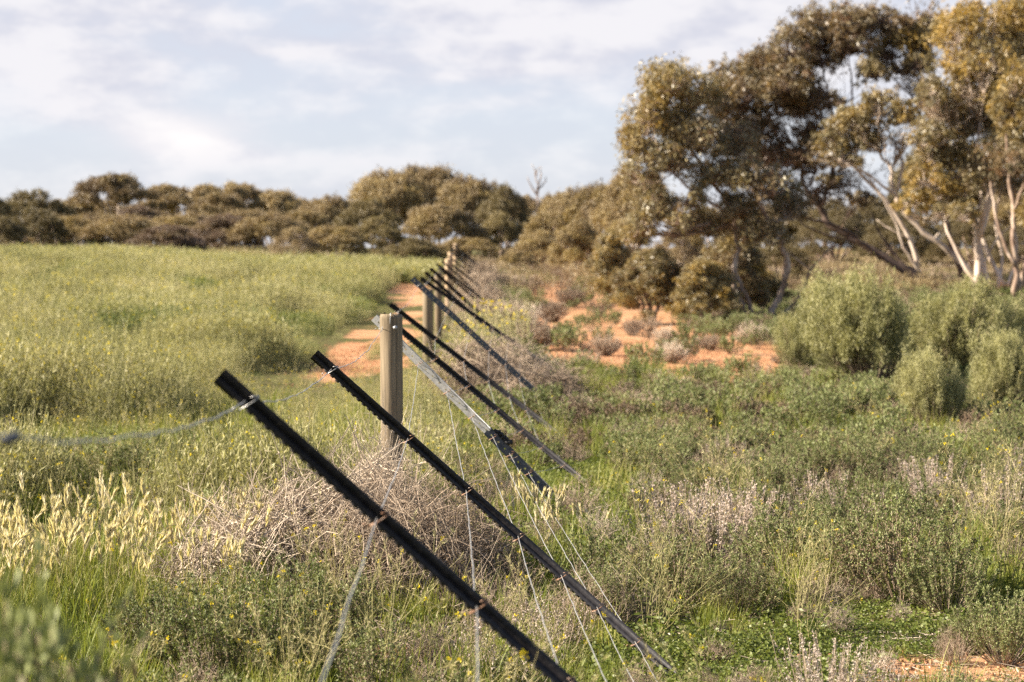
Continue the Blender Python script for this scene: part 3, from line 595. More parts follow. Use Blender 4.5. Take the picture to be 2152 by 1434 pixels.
# ---- shrubs and trees made from a few shared shapes
def dome_tree(seed, h=7., spread=3.6, low=.36, n=24, dens=20, L=.19, Wd=.072, leaf='farleaf', bark='bark', per=14, limbs=6, tone=0., tr=.14, tall=False, rmul=1., low2=False):
    global rng
    keep = rng; rng = np.random.default_rng(seed); tb = MB(); lv = MB(); cs = []
    for i in range(n):
        if tall and i < n * .55: u = rng.uniform(0, 2 * math.pi); rr = spread * math.sqrt(rng.random()) * .85; z = h * (.76 + .14 * rng.random()) - .12 * h * (rr / spread) ** 2
        else:
            u = i * 2.4 + rng.uniform(-.5, .5); f = ((i + .5) / n); rr = spread * math.sqrt(f) * .9; z = h * (low + (.86 - low) * (1 - f) ** .55) * rng.uniform(.88, 1.04)
        if low2: z *= rng.uniform(.45, 1.0) if i % 2 else 1.0
        R = spread * rng.uniform(.20, .36) * rmul
        cs.append((np.array([rr * math.cos(u), rr * math.sin(u), z]), np.array([R, R, R * (.40 if tall else .62)])))
    lim = []
    for k in range(limbs):
        u = k / limbs * 6.283 + rng.uniform(-.4, .4); e_ = np.array([math.cos(u) * spread * .55, math.sin(u) * spread * .55, h * rng.uniform(.5, .72)])
        q = smooth_path([(.08 * math.cos(u), .08 * math.sin(u), -.1), e_ * (.25, .25, .33) + rng.normal(0, .12, 3), e_ * (.6, .6, .7), e_], 4, .02)
        add_tube(tb, q, np.linspace(.020 * h, .009 * h, len(q)), 7); lim.append(q)
    ap = np.concatenate(lim)
    for c, r in cs:
        area = 4 * math.pi * r[0] * (r[0] + 2 * r[2]) / 3 * .7
        T = leaf_shell(lv, c, r, int(area * dens), per, L, Wd, tone + rng.normal(0, .25), tr=tr, droop=.5)
        j = int(np.argmin(np.linalg.norm(ap - c, axis=1) + np.where(ap[:, 2] < c[2], 0, 3))); e_ = c - np.array([0, 0, r[2] * .4])
        q = smooth_path([ap[j], (ap[j] + e_) / 2 + rng.normal(0, .1, 3), e_], 3); add_tube(tb, q, np.linspace(.008 * h, .003 * h, len(q)), 5)
        if len(T) > 3: twigs(tb, e_, T[rng.choice(len(T), min(7, len(T)), replace=False)], .0022 * h, sides=3)
    rng = keep
    return tb.build('trunk', M[bark], True), lv.build('crown', M[leaf])
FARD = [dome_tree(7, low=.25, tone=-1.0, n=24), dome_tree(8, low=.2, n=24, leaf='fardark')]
FAR = [dome_tree(1, low=.45), dome_tree(2, n=28, low=.40, bark='barkpale'), dome_tree(3, n=22, low=.22, tone=.3), dome_tree(4, n=26, tall=True, low=.58, bark='barkpale'), dome_tree(5, n=24, low=.2, dens=15, tone=-.4, L=.17, Wd=.05, bark='barkpale'), dome_tree(6, n=26, low=.16, tone=.35)]
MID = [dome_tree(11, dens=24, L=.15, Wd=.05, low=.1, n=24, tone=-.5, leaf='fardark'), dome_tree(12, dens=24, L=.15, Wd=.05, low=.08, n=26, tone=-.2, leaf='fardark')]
def put_tree(var, px, top, D, wpx, label, group, name='mallee_tree', nominal=(7., 3.9), cat='tree', gz=None, parts=('trunk', 'crown'), seed=0):
    if var is FAR[3]: nominal = (7., 3.1)
    if 'dark' in label and var in FAR: var = FARD[1]
    elif 'reddish' in label or (var is FAR[4] and seed % 2): var = FARD[0] if var in FAR else var
    p = W(px, 520, D); g = float(H(p[0], D)); tz = W(px, top, D)[2]; hh = tz - g; half = wpx * .5 * D / FPX
    e = empty(name, (p[0], D, g), (px * 1.7 + seed) % 6.28, (half / nominal[1], half / nominal[1], hh / nominal[0]))
    obj(parts[0], var[0], e); obj(parts[1], var[1], e); tag(e, label, cat, group); return e
GF = 'trees of the far mallee line'
far = [  # variant, px, top y, D, width px, label
    (2, -40, 385, 96, 150, 'dark bushy tree at the far left edge, half out of the picture'), (0, 70, 392, 108, 190, 'broad dark brown mallee near the left edge of the tree line'),
    (5, 75, 432, 92, 150, 'low dark olive tree in front of the leftmost broad mallee'), (1, 165, 400, 118, 90, 'small dull mallee just left of the umbrella shaped tree'),
    (3, 252, 350, 112, 150, 'tall umbrella crowned mallee on the left with sky under its canopy'), (3, 395, 374, 118, 160, 'mallee with two flat tiers of leaves right of the umbrella crowned tree'),
    (3, 500, 370, 125, 90, 'slim flat topped mallee with open sky below its small crown'), (1, 585, 388, 124, 120, 'rounded mallee right of the slim flat topped one'),
    (4, 200, 440, 100, 170, 'grey twiggy low tree under the umbrella crowned mallee'), (4, 300, 428, 102, 150, 'pale dusty scrub tree in the middle of the left tree line'),
    (4, 410, 436, 104, 170, 'grey brown scrub tree below the two tiered mallee'), (1, 520, 432, 106, 150, 'twiggy brown tree with pale stems below the slim flat topped mallee'),
    (2, 640, 425, 102, 150, 'yellowish brown bushy tree left of the central group'), (0, 690, 402, 108, 150, 'dense brown mallee at the left shoulder of the central group'),
    (5, 775, 412, 98, 170, 'dark rounded mallee in front of the central group, left side'), (0, 820, 345, 125, 200, 'high left dome of the central mallee group'),
    (1, 905, 333, 128, 210, 'highest mallee of the central group'), (0, 985, 358, 124, 170, 'right hand dome of the central mallee group'),
    (0, 1060, 380, 118, 150, 'dark mallee on the right shoulder of the central group'), (1, 930, 420, 102, 180, 'mallee with pale forked trunks directly behind the end of the fence'),
    (5, 1050, 440, 104, 130, 'low dark tree right of the fence end'), (5, 870, 495, 82, 150, 'very dark low bush at the foot of the central group'),
    (3, 1125, 398, 130, 80, 'thin far tree in the gap between the central group and the right slope'), (2, 1165, 425, 92, 150, 'yellow brown mallee low on the slope right of the gap'),
    (5, 1130, 480, 84, 130, 'bushy ochre tree leaning over the far end of the track'), (0, 1200, 385, 96, 150, 'rounded brown mallee above the ochre tree right of the gap'),
    (2, 1262, 362, 90, 170, 'tall olive mallee rising towards the twin trunked tree'), (1, 1330, 345, 84, 180, 'tall mallee mostly hidden behind the twin trunked tree'),
    (5, 1215, 455, 72, 140, 'dense olive tree behind the two rounded bushes by the track'), (2, 1310, 440, 66, 130, 'drooping olive tree behind the rounded bushes by the track'),
    (4, 1420, 470, 62, 130, 'grey stemmed scrub tree seen below the twin trunked crown'),
    (5, 1500, 430, 88, 200, 'shaded tree behind the twin trunked mallee'), (0, 1620, 420, 94, 190, 'shaded tree between the twin trunks and the leaning trunk'),
    (5, 1730, 408, 92, 200, 'dark rounded tree under the sky gap, left part'), (0, 1850, 405, 94, 200, 'dark rounded tree under the sky gap, right part'),
    (5, 1945, 300, 98, 200, 'dark green dome behind the white trunked mallee'), (2, 2060, 330, 90, 210, 'dark tree filling the back right corner'), (0, 2150, 380, 84, 200, 'shaded tree beyond the right edge trunks'),
    (5, 905, 505, 84, 150, 'low brown bush closing the gap under the central group, behind the fence end'), (2, 980, 490, 90, 140, 'tawny bush under the right hand dome of the central group'), (4, 620, 470, 84, 120, 'low tawny bush at the field edge left of the centre'), (4, 350, 470, 88, 170, 'low grey bush line at the field edge on the left'), (5, 10, 450, 84, 110, 'dark low bush at the left end of the field edge'),
    (2, 1090, 520, 74, 90, 'small ochre bush behind the far stays of the fence'), (2, 700, 462, 86, 150, 'brown bush with a fallen pale limb beside it'),
    (5, -60, 420, 122, 220, 'tree mass beyond the left frame edge'), (5, 120, 415, 126, 170, 'rounded brown crown behind the leftmost broad mallee'), (0, 215, 412, 130, 170, 'broad brown crown behind the umbrella shaped tree, lower'),
    (1, 322, 418, 128, 150, 'brown crown just right of the umbrella shaped tree'), (5, 440, 418, 126, 160, 'broad brown crown under the two tiered mallee'), (0, 540, 415, 130, 150, 'brown crown filling the sky gap below the slim mallee'),
    (2, 625, 400, 128, 130, 'brown crown between the slim mallee and the central group'), (2, 130, 440, 98, 180, 'olive brown tree low at the left, third in the front row'), (0, 265, 445, 96, 180, 'yellow brown tree in the front row under the umbrella tree'),
    (2, 365, 440, 98, 160, 'ochre tree in the front row, left of the middle scrub'), (5, 470, 448, 96, 170, 'reddish brown front row tree below the slim mallee'), (0, 570, 440, 94, 170, 'brown front row tree left of the yellowish bushy one'),
    (2, 790, 450, 92, 160, 'brown front row tree left of the very dark bush'), (3, 455, 392, 112, 110, 'low flat crowned mallee between the two tiered and the slim one')]
for i, (v, px, top, D, w, lab) in enumerate(far): put_tree(FAR[v], px, top, D, w, lab, GF, seed=i)
for i, (v, px, top, D, w, lab) in enumerate([(0, 1755, 440, 80, 200, 'dark understorey bush behind the leaning trunk'), (1, 1900, 440, 78, 210, 'dark understorey bush under the pale leaning limb'),
        (0, 2040, 450, 76, 200, 'understorey bush behind the white trunk base'), (1, 2160, 460, 74, 190, 'understorey bush at the right edge behind the bare trunks'), (0, 1640, 500, 60, 150, 'olive understorey bush right of the twin trunks')]):
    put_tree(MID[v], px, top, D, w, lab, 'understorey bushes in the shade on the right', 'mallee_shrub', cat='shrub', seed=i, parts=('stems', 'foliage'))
# glossy eucalypt bushes by the track
GL = [dome_tree(21, h=2.4, spread=1.0, low=.10, n=30, rmul=1.25, dens=110, L=.095, Wd=.026, leaf='leafg', per=14, tone=.15, bark='barkdark', tr=.12, low2=True), dome_tree(22, h=2.4, spread=1.0, low=.08, n=30, rmul=1.3, dens=110, L=.095, Wd=.026, leaf='leafg', per=14, tone=.0, bark='barkdark', tr=.12, low2=True)]
for i, (v, px, top, D, w, lab) in enumerate([(0, 1282, 478, 52, 120, 'rounded dark glossy bush at the track side, leftmost of the near bushes'), (1, 1365, 505, 42, 165, 'large rounded glossy leaved bush on the red track edge'),
        (0, 1480, 540, 41, 160, 'spreading glossy bush at the left foot of the twin trunks'), (1, 1540, 475, 45, 160, 'tall glossy bush between and behind the twin trunks'), (0, 1600, 560, 46, 120, 'low bush behind the twin trunk bases')]):
    put_tree(GL[v], px, top, D, w, lab, 'glossy bushes beside the track', 'mallee_shrub', (2.4, 1.12), 'shrub', seed=i, parts=('stems', 'foliage'))
# bare dead treetop against the sky
mb = MB(); b = W(1128, 430, 118)
for q in ([(1128, 440), (1130, 400), (1126, 370), (1118, 345)], [(1129, 405), (1136, 375), (1137, 350)], [(1130, 400), (1145, 385), (1148, 372)], [(1126, 370), (1133, 352)], [(1129, 410), (1115, 390), (1108, 372)]):
    P = np.array([W(x, y, 118) for x, y in q]); add_tube(mb, smooth_path(P, 3, .03), np.linspace(.06, .02, len(P) * 3 - 2), 5)
add_tube(mb, [W(1128, 560, 118), W(1127, 500, 118), W(1128, 440, 118)], [.12, .09, .06], 6)
mb.v = [v - b for v in mb.v]; o = obj('dead_tree', mb.build('dead_tree', M['bark'], True)); o.location = b
tag(o, 'bare dead treetop sticking up in the gap right of the central group', 'tree')

# ---- big fine leaved green shrubs on the right
def broom(seed, n_stem=260, r=1.0, h=1.35):
    global rng
    keep = rng; rng = np.random.default_rng(seed); tb = MB(); lv = MB()
    lobes = [(np.array([rng.uniform(-.55, .55) * r, rng.uniform(-.55, .55) * r, h * rng.uniform(.26, .64)]), r * rng.uniform(.34, .52)) for _ in range(12)]
    P = []; Dd = []; tn = []
    for c, R in lobes:
        for _ in range(n_stem // 5):
            d = unit(rng.normal(size=3)); 
            if d[2] < -.85: continue
            tip = c + d * np.array([R, R, R * .8]) * rng.uniform(.62, 1.22); tip[2] = max(tip[2], .06)
            base = np.array([tip[0] * .12, tip[1] * .12, 0]); m = base * .4 + tip * .6 - np.array([0, 0, .12 * (tip[2])])
            if rng.random() < .35:
                q = smooth_path([base, m, tip], 4); add_tube(tb, q, np.linspace(.009, .002, len(q)), 3, cap=False)
            # feathery spray towards the tip
            k = 110; t = rng.random(k) ** .6; pp = (tip - (tip - m) * .35)[None] * (1 - t[:, None]) + tip[None] * t[:, None] + rng.normal(0, .042, (k, 3))
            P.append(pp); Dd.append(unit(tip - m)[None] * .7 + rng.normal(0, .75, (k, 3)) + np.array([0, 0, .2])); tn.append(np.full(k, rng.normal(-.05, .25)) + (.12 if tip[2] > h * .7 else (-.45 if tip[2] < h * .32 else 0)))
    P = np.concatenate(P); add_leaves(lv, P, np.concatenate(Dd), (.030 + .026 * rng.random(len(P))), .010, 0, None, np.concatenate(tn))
    rng = keep; return tb.build('stems', M['twig']), lv.build('foliage', M['broom'])
BR = [broom(31), broom(32), broom(33, n_stem=220)]
for i, (v, px, top, D, w, lab) in enumerate([(0, 1838, 572, 22, 245, 'largest feathery green shrub, centre of the right hand clump'), (1, 2015, 590, 23.2, 215, 'feathery green shrub adjoining the largest one on its right'), (2, 1735, 584, 30, 110, 'paler feathery shrub peeping out behind the left side of the largest one'),
        (1, 1690, 632, 24.5, 120, 'small feathery shrub at the left end of the clump, near the red soil'), (0, 1972, 738, 17.2, 150, 'small round feathery shrub in front of the clump'), (2, 2110, 690, 18.2, 150, 'feathery shrub cut by the right edge of the picture'), (2, 2120, 640, 29, 130, 'dull feathery shrub behind the right end of the clump')]):
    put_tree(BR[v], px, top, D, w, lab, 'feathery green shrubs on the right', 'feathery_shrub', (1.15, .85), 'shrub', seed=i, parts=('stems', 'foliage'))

# ------------------------------------------------------------------ ground cover
R_ = np.random.default_rng
def withrng(seed, fn):
    global rng
    keep = rng; rng = R_(seed); r = fn(); rng = keep; return r
def disc(n, r): a = rng.uniform(0, 6.283, n); q = r * np.sqrt(rng.random(n)); return np.stack([q * np.cos(a), q * np.sin(a), np.zeros(n)], 1)
def p_grass(n=60, r=.10, h=.22, w=.0045, mat=0, curl=.9):
    mb = MB(); P = disc(n, r); add_blades(mb, P, rng.uniform(0, 6.283, n), rng.uniform(0, .45, n), h * rng.uniform(.45, 1.1, n), w * rng.uniform(.7, 1.3, n), rng.uniform(0, curl, n), mat); return mb
def g_grass(): return p_grass().build('grass', M['grass'])
def g_barley():
    mb = p_grass(46, .12, .26, .006); n = 6; P = disc(n, .11)
    for p in P:
        hgt = rng.uniform(.26, .42); ln = rng.normal(0, .05, 2); top = p + np.array([ln[0], ln[1], hgt])
        add_tube(mb, smooth_path([p, (p + top) / 2 + rng.normal(0, .006, 3), top], 2), .0011, 3, 1, cap=False)
        dr = unit(top - p + np.array([rng.normal(0, .08), rng.normal(0, .08), 0])); k = 34; t = rng.random(k)
        add_leaves(mb, top + dr * (t * .06)[:, None], dr * 1.0 + rng.normal(0, .15, (k, 3)), .040 + .012 * rng.random(k), .0056, 2)
    return mb.build('barley', [M['grass'], M['straw'], M['barley']])
def g_herb(n=190, r=.17, h=.06, L=.017):
    mb = MB(); P = disc(n, r); P[:, 2] = h * rng.random(n) * (1 - (np.linalg.norm(P[:, :2], axis=1) / r) ** 2 * .6) + .004
    add_leaves(mb, P, np.concatenate([rng.normal(size=(n, 2)), rng.uniform(-.1, .6, (n, 1))], 1), L * rng.uniform(.7, 1.4, n), L * .75); return mb.build('herb', M['herb'])
def g_salt(stems=34, r=.17, h=.32, per=64, L=.0125, w=.0048, leafm='salt', twigm='twig', lowb=.35, brown=.25):
    mb = MB(); P = []; Dd = []; rn = []; mt = []
    for _ in range(stems):
        a = rng.uniform(0, 6.283); q = r * math.sqrt(rng.random()); tip = np.array([q * math.cos(a), q * math.sin(a), h * rng.uniform(.6, 1.08) * (1 - .35 * (q / r) ** 2)])
        base = tip * (.18, .18, 0); m = (base + tip) / 2 + np.array([tip[0] * .15, tip[1] * .15, 0])
        add_tube(mb, [base, m, tip], [.0022, .0016, .0008], 3, 1, cap=False)
        for b_ in range(2):
            t0 = m + (tip - m) * rng.random(); e_ = t0 + rng.normal(0, .03, 3) + np.array([0, 0, .035]); add_tube(mb, [t0, e_], [.001, .0006], 3, 1, cap=False)
            k = per // 3; t = rng.random(k)[:, None]; P.append(t0 * (1 - t) + e_ * t); Dd.append(rng.normal(size=(k, 3)) * .6 + np.array([0, 0, .8]))
        if rng.random() < .9:
            k = per // 3; P.append(tip + rng.normal(0, L * .55, (k, 3))); Dd.append(rng.normal(size=(k, 3)) * .8 + np.array([0, 0, .9]))
        t = (lowb + (1 - lowb) * rng.random(per) ** .75)[:, None]; P.append(np.where(t < .5, base + (m - base) * t * 2, m + (tip - m) * (t * 2 - 1)) + rng.normal(0, .004, (per, 3)))
        Dd.append(rng.normal(size=(per, 3)) * .7 + unit(tip - m) * .8)
    P = np.concatenate(P); Dd = np.concatenate(Dd); n = len(P); isb = (rng.random(n) < brown * 1.6 * (1 - P[:, 2] / h))
    for sel, mi in ((~isb, 0), (isb, 2)):
        k = sel.sum()
        if k: add_leaves(mb, P[sel], Dd[sel], L * rng.uniform(.6, 1.3, k), w * rng.uniform(.7, 1.2, k), mi)
    return mb.build('saltbush', [M[leafm], M[twigm], M['salt_brown']])
def g_dead(n=70, r=.16, h=.26, mat='twig', w=.0013):
    mb = MB()
    for _ in range(n):
        a = rng.uniform(0, 6.283); q = r * math.sqrt(rng.random()); tip = np.array([q * math.cos(a), q * math.sin(a), h * rng.uniform(.5, 1.1) * (1 - .4 * (q / r) ** 2)]); base = tip * (.15, .15, 0)
        m = (base + tip) / 2 + rng.normal(0, .02, 3); add_tube(mb, [base, m, tip], [w * 1.7, w * 1.2, w * .6], 3, cap=False)
        for b_ in range(4):
            t0 = m + (tip - m) * rng.random(); add_tube(mb, [t0, t0 + rng.normal(0, .03, 3) + np.array([0, 0, .025])], [w, w * .5], 3, cap=False)
    return mb.build('dead_bush', M[mat])
def g_wool(n=26):
    mb = MB()
    for _ in range(n):
        p = disc(1, .13)[0]; top = p + np.array([p[0] * .6 + rng.normal(0, .03), p[1] * .6 + rng.normal(0, .03), rng.uniform(.18, .36)]); q = smooth_path([p * .4, (p + top) / 2, top], 3)
        add_tube(mb, q, .0012, 3, 1, cap=False); k = 46; t = rng.random(k) ** .7; P = p * .4 + (top - p * .4) * (.3 + .7 * t)[:, None] + rng.normal(0, .0035, (k, 3))
        add_leaves(mb, P, rng.normal(size=(k, 3)) + np.array([0, 0, .6]), .009 + .004 * rng.random(k), .0055, 0)
    return mb.build('woolly', [M['wool'], M['twig']])
def g_mustard(h=.6, flowers=True, n=3, w=.0016, pods=26):
    mb = MB()
    def stem(p, d, L, r, lev):
        q = [p]; dd = unit(d)
        for k in range(5): dd = unit(dd + rng.normal(0, .10, 3) + np.array([0, 0, .05])); q.append(q[-1] + dd * L / 5)
        q = np.array(q); add_tube(mb, q, np.linspace(r, r * .45, 6), 3, 0, cap=False)
        if lev < 2:
            for _ in range(rng.integers(3, 6) if lev == 0 else rng.integers(1, 4)):
                i = rng.integers(1, 5); t = q[i]; stem(t, unit(q[i + 1] - q[i]) + rng.normal(0, .55, 3) + np.array([0, 0, .1]), L * rng.uniform(.35, .6), r * .65, lev + 1)
        if lev > 0:
            k = pods // 3; t = rng.random(k); P = q[2] + (q[5] - q[2]) * t[:, None]
            add_leaves(mb, P, rng.normal(0, .6, (k, 3)) + unit(q[5] - q[2]), .022 + .012 * rng.random(k), .0028, 0)
            if flowers and rng.random() < .2: add_leaves(mb, q[5] + rng.normal(0, .004, (9, 3)), rng.normal(size=(9, 3)) + np.array([0, 0, .5]), .0075, .0065, 1)
        else:
            k = 10; P = q[0] + (q[2] - q[0]) * rng.random(k)[:, None]; add_leaves(mb, P, rng.normal(size=(k, 3)) * (1, 1, .3), .05, .014, 2)
    for _ in range(n): stem(disc(1, .05)[0], np.array([rng.normal(0, .28), rng.normal(0, .28), 1]), h * rng.uniform(.6, 1), w, 0)
    return mb.build('mustard', [M['straw'], M['yellow'], M['herb']])
def g_litter():
    mb = MB()
    for _ in range(14):
        p = disc(1, .2)[0] + (0, 0, .012); d = rng.normal(size=3) * (1, 1, .15); add_tube(mb, [p, p + unit(d) * rng.uniform(.05, .16)], [.0018, .001], 3, cap=False)
    P = disc(60, .2); P[:, 2] = .01; add_leaves(mb, P, rng.normal(size=(60, 3)) * (1, 1, .2), .02, .007); return mb.build('litter', M['pale'])
# coarser clumps for the middle and far distance
def g_field(n=260, r=.42, h=.42, L=.05, w=.010, lm='field', stems=26, fl=2, fsz=.015):
    mb = MB(); P = disc(n, r); P[:, 2] = h * rng.random(n) ** .65
    add_leaves(mb, P, rng.normal(0, .5, (n, 3)) + np.array([0, 0, .9]), L * rng.uniform(.6, 1.5, n), w, 0)
    for _ in range(stems):
        p = disc(1, r)[0]; t = p + np.array([rng.normal(0, .08), rng.normal(0, .08), h * rng.uniform(.8, 1.35)]); add_tube(mb, [p, (p + t) / 2 + rng.normal(0, .01, 3), t], [w * .35, w * .3, w * .2], 3, 0, cap=False)
        k = 5; add_leaves(mb, t - (t - p) * (rng.random(k) * .35)[:, None], rng.normal(0, .6, (k, 3)) + (0, 0, .7), L * .8, w * .5, 0)
    if fl:
        P = disc(fl, r); P[:, 2] = h * rng.uniform(.8, 1.3, fl); P = np.repeat(P, 3, 0); add_leaves(mb, P, rng.normal(size=(len(P), 3)), fsz, fsz, 1)
    return mb.build('field_clump', [M[lm], M['yellow']])

def make_protos(cname, fns):
    c = bpy.data.collections.new(cname)
    for i, f in enumerate(fns):
        me = withrng(100 + i + len(cname) * 13, f); o = bpy.data.objects.new('%s_%02d' % (cname, i), me); c.objects.link(o)
    return c
def stuff(name, label, cat, coll, nproto, P, sc, tilt=.08, seed=0, weights=None, idx=None):
    r = R_(500 + seed); n = len(P)
    if n == 0: return
    me = bpy.data.meshes.new(name); me.vertices.add(n); me.vertices.foreach_set('co', np.asarray(P, float).ravel())
    rot = np.stack([r.normal(0, tilt, n), r.normal(0, tilt, n), r.uniform(0, 6.283, n)], 1)
    a = me.attributes.new('rot', 'FLOAT_VECTOR', 'POINT'); a.data.foreach_set('vector', rot.ravel().astype(np.float32))
    sc = np.asarray(sc, float)
    if sc.ndim == 1: sc = np.stack([sc, sc, sc], 1)
    a = me.attributes.new('scl', 'FLOAT_VECTOR', 'POINT'); a.data.foreach_set('vector', sc.ravel().astype(np.float32))
    a = me.attributes.new('idx', 'INT', 'POINT'); a.data.foreach_set('value', (r.choice(nproto, n, p=weights) if idx is None else idx).astype(np.int32))
    o = obj(name, me); ng = bpy.data.node_groups.new(name, 'GeometryNodeTree')
    ng.interface.new_socket(name='Geometry', in_out='INPUT', socket_type='NodeSocketGeometry'); ng.interface.new_socket(name='Geometry', in_out='OUTPUT', socket_type='NodeSocketGeometry')
    gi = ng.nodes.new('NodeGroupInput'); go = ng.nodes.new('NodeGroupOutput'); ip = ng.nodes.new('GeometryNodeInstanceOnPoints')
    ci = ng.nodes.new('GeometryNodeCollectionInfo'); ci.inputs[0].default_value = coll; ci.inputs[1].default_value = True; ci.inputs[2].default_value = True
    ip.inputs['Pick Instance'].default_value = True
    def at(nm, t):
        q = ng.nodes.new('GeometryNodeInputNamedAttribute'); q.data_type = t; q.inputs[0].default_value = nm; return q.outputs[0]
    l = ng.links.new; l(gi.outputs[0], ip.inputs['Points']); l(ci.outputs[0], ip.inputs['Instance']); l(at('idx', 'INT'), ip.inputs['Instance Index'])
    l(at('rot', 'FLOAT_VECTOR'), ip.inputs['Rotation']); l(at('scl', 'FLOAT_VECTOR'), ip.inputs['Scale']); l(ip.outputs[0], go.inputs[0])
    md = o.modifiers.new('scatter', 'NODES'); md.node_group = ng; tag(o, label, cat, kind='stuff'); return o
def sample(dens, y0, y1, seed, f, x_extra=1.6):
    """points in the camera wedge (with margin) at dens per m2, thinned by f(x,y)"""
    r = R_(seed); hw = lambda y: .27 * y + x_extra
    n = int(dens * (y1 - y0) * (hw(y0) + hw(y1)))
    y = r.uniform(y0, y1, n * 2); keep = r.random(n * 2) < hw(y) / hw(y1); y = y[keep][:n]; x = r.uniform(-1, 1, len(y)) * hw(y) + .02 * y
    k = r.random(len(x)) < f(x, y); x = x[k]; y = y[k]; return np.stack([x, y, H(x, y) - .012], 1)
one = lambda x, y: np.ones_like(x)
veg = lambda x, y: 1 - sstep(.25, .5, bare(x, y))
def left(x, e=-.5): return sstep(e + .3, e - .3, x)
def barley_zone(x, y): return np.maximum(ell(x, y, -2.2, 9.2, 1.1, .95), .22 * ell(x, y, .25, 9.6, .35, .8))
def low_zone(x, y):   # places where only short herbs grow
    n = fnoise(x + 5, y, 1.6, 2) - .5
    return np.clip(.85 * ell(x, y, .62, 12.8, .5, 3.6) + np.maximum(sstep(.65, .9, x + n * .5), sstep(.0, .3, x) * (1 - sstep(7.3, 7.8, y))) * sstep(4.0, 4.6, y) * (1 - sstep(8.4, 9.1, y + n * .9)) + .9 * ell(x, y, -.32, 7.75, .7, .75), 0, 1)
def scr(x, y): return sstep(.45, 1.2, x) * sstep(10.5, 12.5, y + .3 * x)    # saltbush flat on the right
C = {}
C['grass'] = make_protos('grass_tuft', [g_grass, lambda: p_grass(80, .14, .28, .005).build('g', M['grass']), lambda: p_grass(50, .10, .16, .004).build('g', M['grass'])])
C['barley'] = make_protos('barley_tuft', [g_barley] * 4)
C['herb'] = make_protos('herb_mat', [g_herb, lambda: g_herb(340, .2, .09, .014), lambda: g_herb(260, .16, .05, .010)])
C['salt'] = make_protos('saltbush_plant', [g_salt, lambda: g_salt(40, .2, .26), lambda: g_salt(28, .14, .34, brown=.4), lambda: g_salt(36, .18, .28, brown=.7)])
C['dead'] = make_protos('dead_plant', [g_dead, lambda: g_dead(80, .2, .2), lambda: g_dead(60, .14, .24, 'pale')])
C['wool'] = make_protos('woolly_plant', [g_wool] * 3)
C['must'] = make_protos('mustard_plant', [g_mustard, lambda: g_mustard(.7), lambda: g_mustard(.5, n=4), lambda: g_mustard(.55, n=2)])
C['litter'] = make_protos('litter_patch', [g_litter] * 2)
mid_salt = lambda: g_salt(30, .2, .32, 26, .026, .011, brown=.2)
C['msalt'] = make_protos('mid_saltbush', [mid_salt, lambda: g_salt(34, .24, .24, 20, .026, .010, brown=.6), lambda: g_salt(28, .18, .34, 20, .024, .010, leafm='salt', brown=.15), lambda: g_dead(50, .2, .22, 'twig', .003), lambda: g_salt(30, .2, .22, 18, .024, .009, leafm='salt_brown', brown=.3)])
C['field'] = make_protos('field_patch', [g_field, lambda: g_field(h=.5, fl=3), lambda: g_field(h=.34, lm='fieldg', fl=4), lambda: g_field(n=200, h=.45, stems=40, fl=3)])
C['nfield'] = make_protos('near_field_patch', [lambda: g_field(300, .25, .34, .030, .0055, stems=26, fl=2, fsz=.008), lambda: g_field(280, .25, .42, .030, .0055, stems=30, fl=5, fsz=.010), lambda: g_field(320, .25, .26, .028, .007, 'fieldg', stems=12, fl=3, fsz=.010)])
C['far'] = make_protos('far_patch', [lambda: g_field(240, .8, .45, .10, .024, stems=40, fl=3, fsz=.03), lambda: g_field(240, .8, .36, .10, .028, 'fieldg', stems=24, fl=0)])
C['fscrub'] = make_protos('far_scrub_patch', [lambda: g_field(300, .8, .5, .09, .026, 'salt_brown', stems=24, fl=0), lambda: g_field(300, .8, .55, .09, .026, 'twig', stems=24, fl=0), lambda: g_field(300, .8, .4, .09, .026, 'fieldg', stems=24, fl=0), lambda: g_field(320, .8, .6, .10, .026, 'farleaf', stems=24, fl=0)])
S = lambda n, a, b, seed: R_(seed).uniform(a, b, n)
def go(name, label, cat, key, P, a, b, seed, weights=None, tilt=.08):
    stuff(name, label, cat, C[key], len(C[key].objects), P, S(len(P), a, b, seed), tilt, seed, weights)
# near
P = sample(55, 3.0, 16, 1, lambda x, y: veg(x, y) * (.35 + .65 * sstep(.35, .6, fnoise(x, y, 1.3)))); go('ground_herbs', 'low bright green leafy herbs carpeting the foreground', 'herbs', 'herb', P, .7, 1.35, 1)
P = sample(50, 3.0, 17, 2, lambda x, y: veg(x, y) * np.clip(.22 + .8 * sstep(.45, .62, fnoise(x + 9, y, .8)) + .4 * left(x), 0, 1) * (1 - .85 * low_zone(x, y)) * (1 - .8 * scr(x, y))); go('grass', 'green grass tufts among the foreground weeds', 'grass', 'grass', P, .5, 1.15, 2)
P = sample(46, 6.5, 13, 3, barley_zone); go('barley_grass', 'yellow green barley grass with pale seed heads in front of the dead brush', 'barley grass', 'barley', P, .75, 1.15, 3)
P = sample(11, 3.5, 15, 4, lambda x, y: veg(x, y) * np.clip(.12 + .75 * sstep(.47, .6, fnoise(x + 3, y + 7, 1.1)) + .8 * scr(x, y), 0, 1) * (1 - low_zone(x, y)) * (1 - np.clip(1.6 * ell(x, y, -2.1, 8.8, 1.2, 1.6), 0, 1))); go('low_saltbush', 'small grey green saltbush growing through the foreground grass', 'saltbush', 'salt', P, .55, 1.2, 4)
P = sample(9, 4, 16, 5, lambda x, y: veg(x, y) * np.clip(.15 + .7 * sstep(.5, .6, fnoise(x + 31, y, .9)), 0, 1) * (1 - .9 * low_zone(x, y)) * (1 - .9 * barley_zone(x, y))); go('dead_scrub', 'brown dead twiggy plants scattered through the foreground', 'dead scrub', 'dead', P, .6, 1.15, 5)
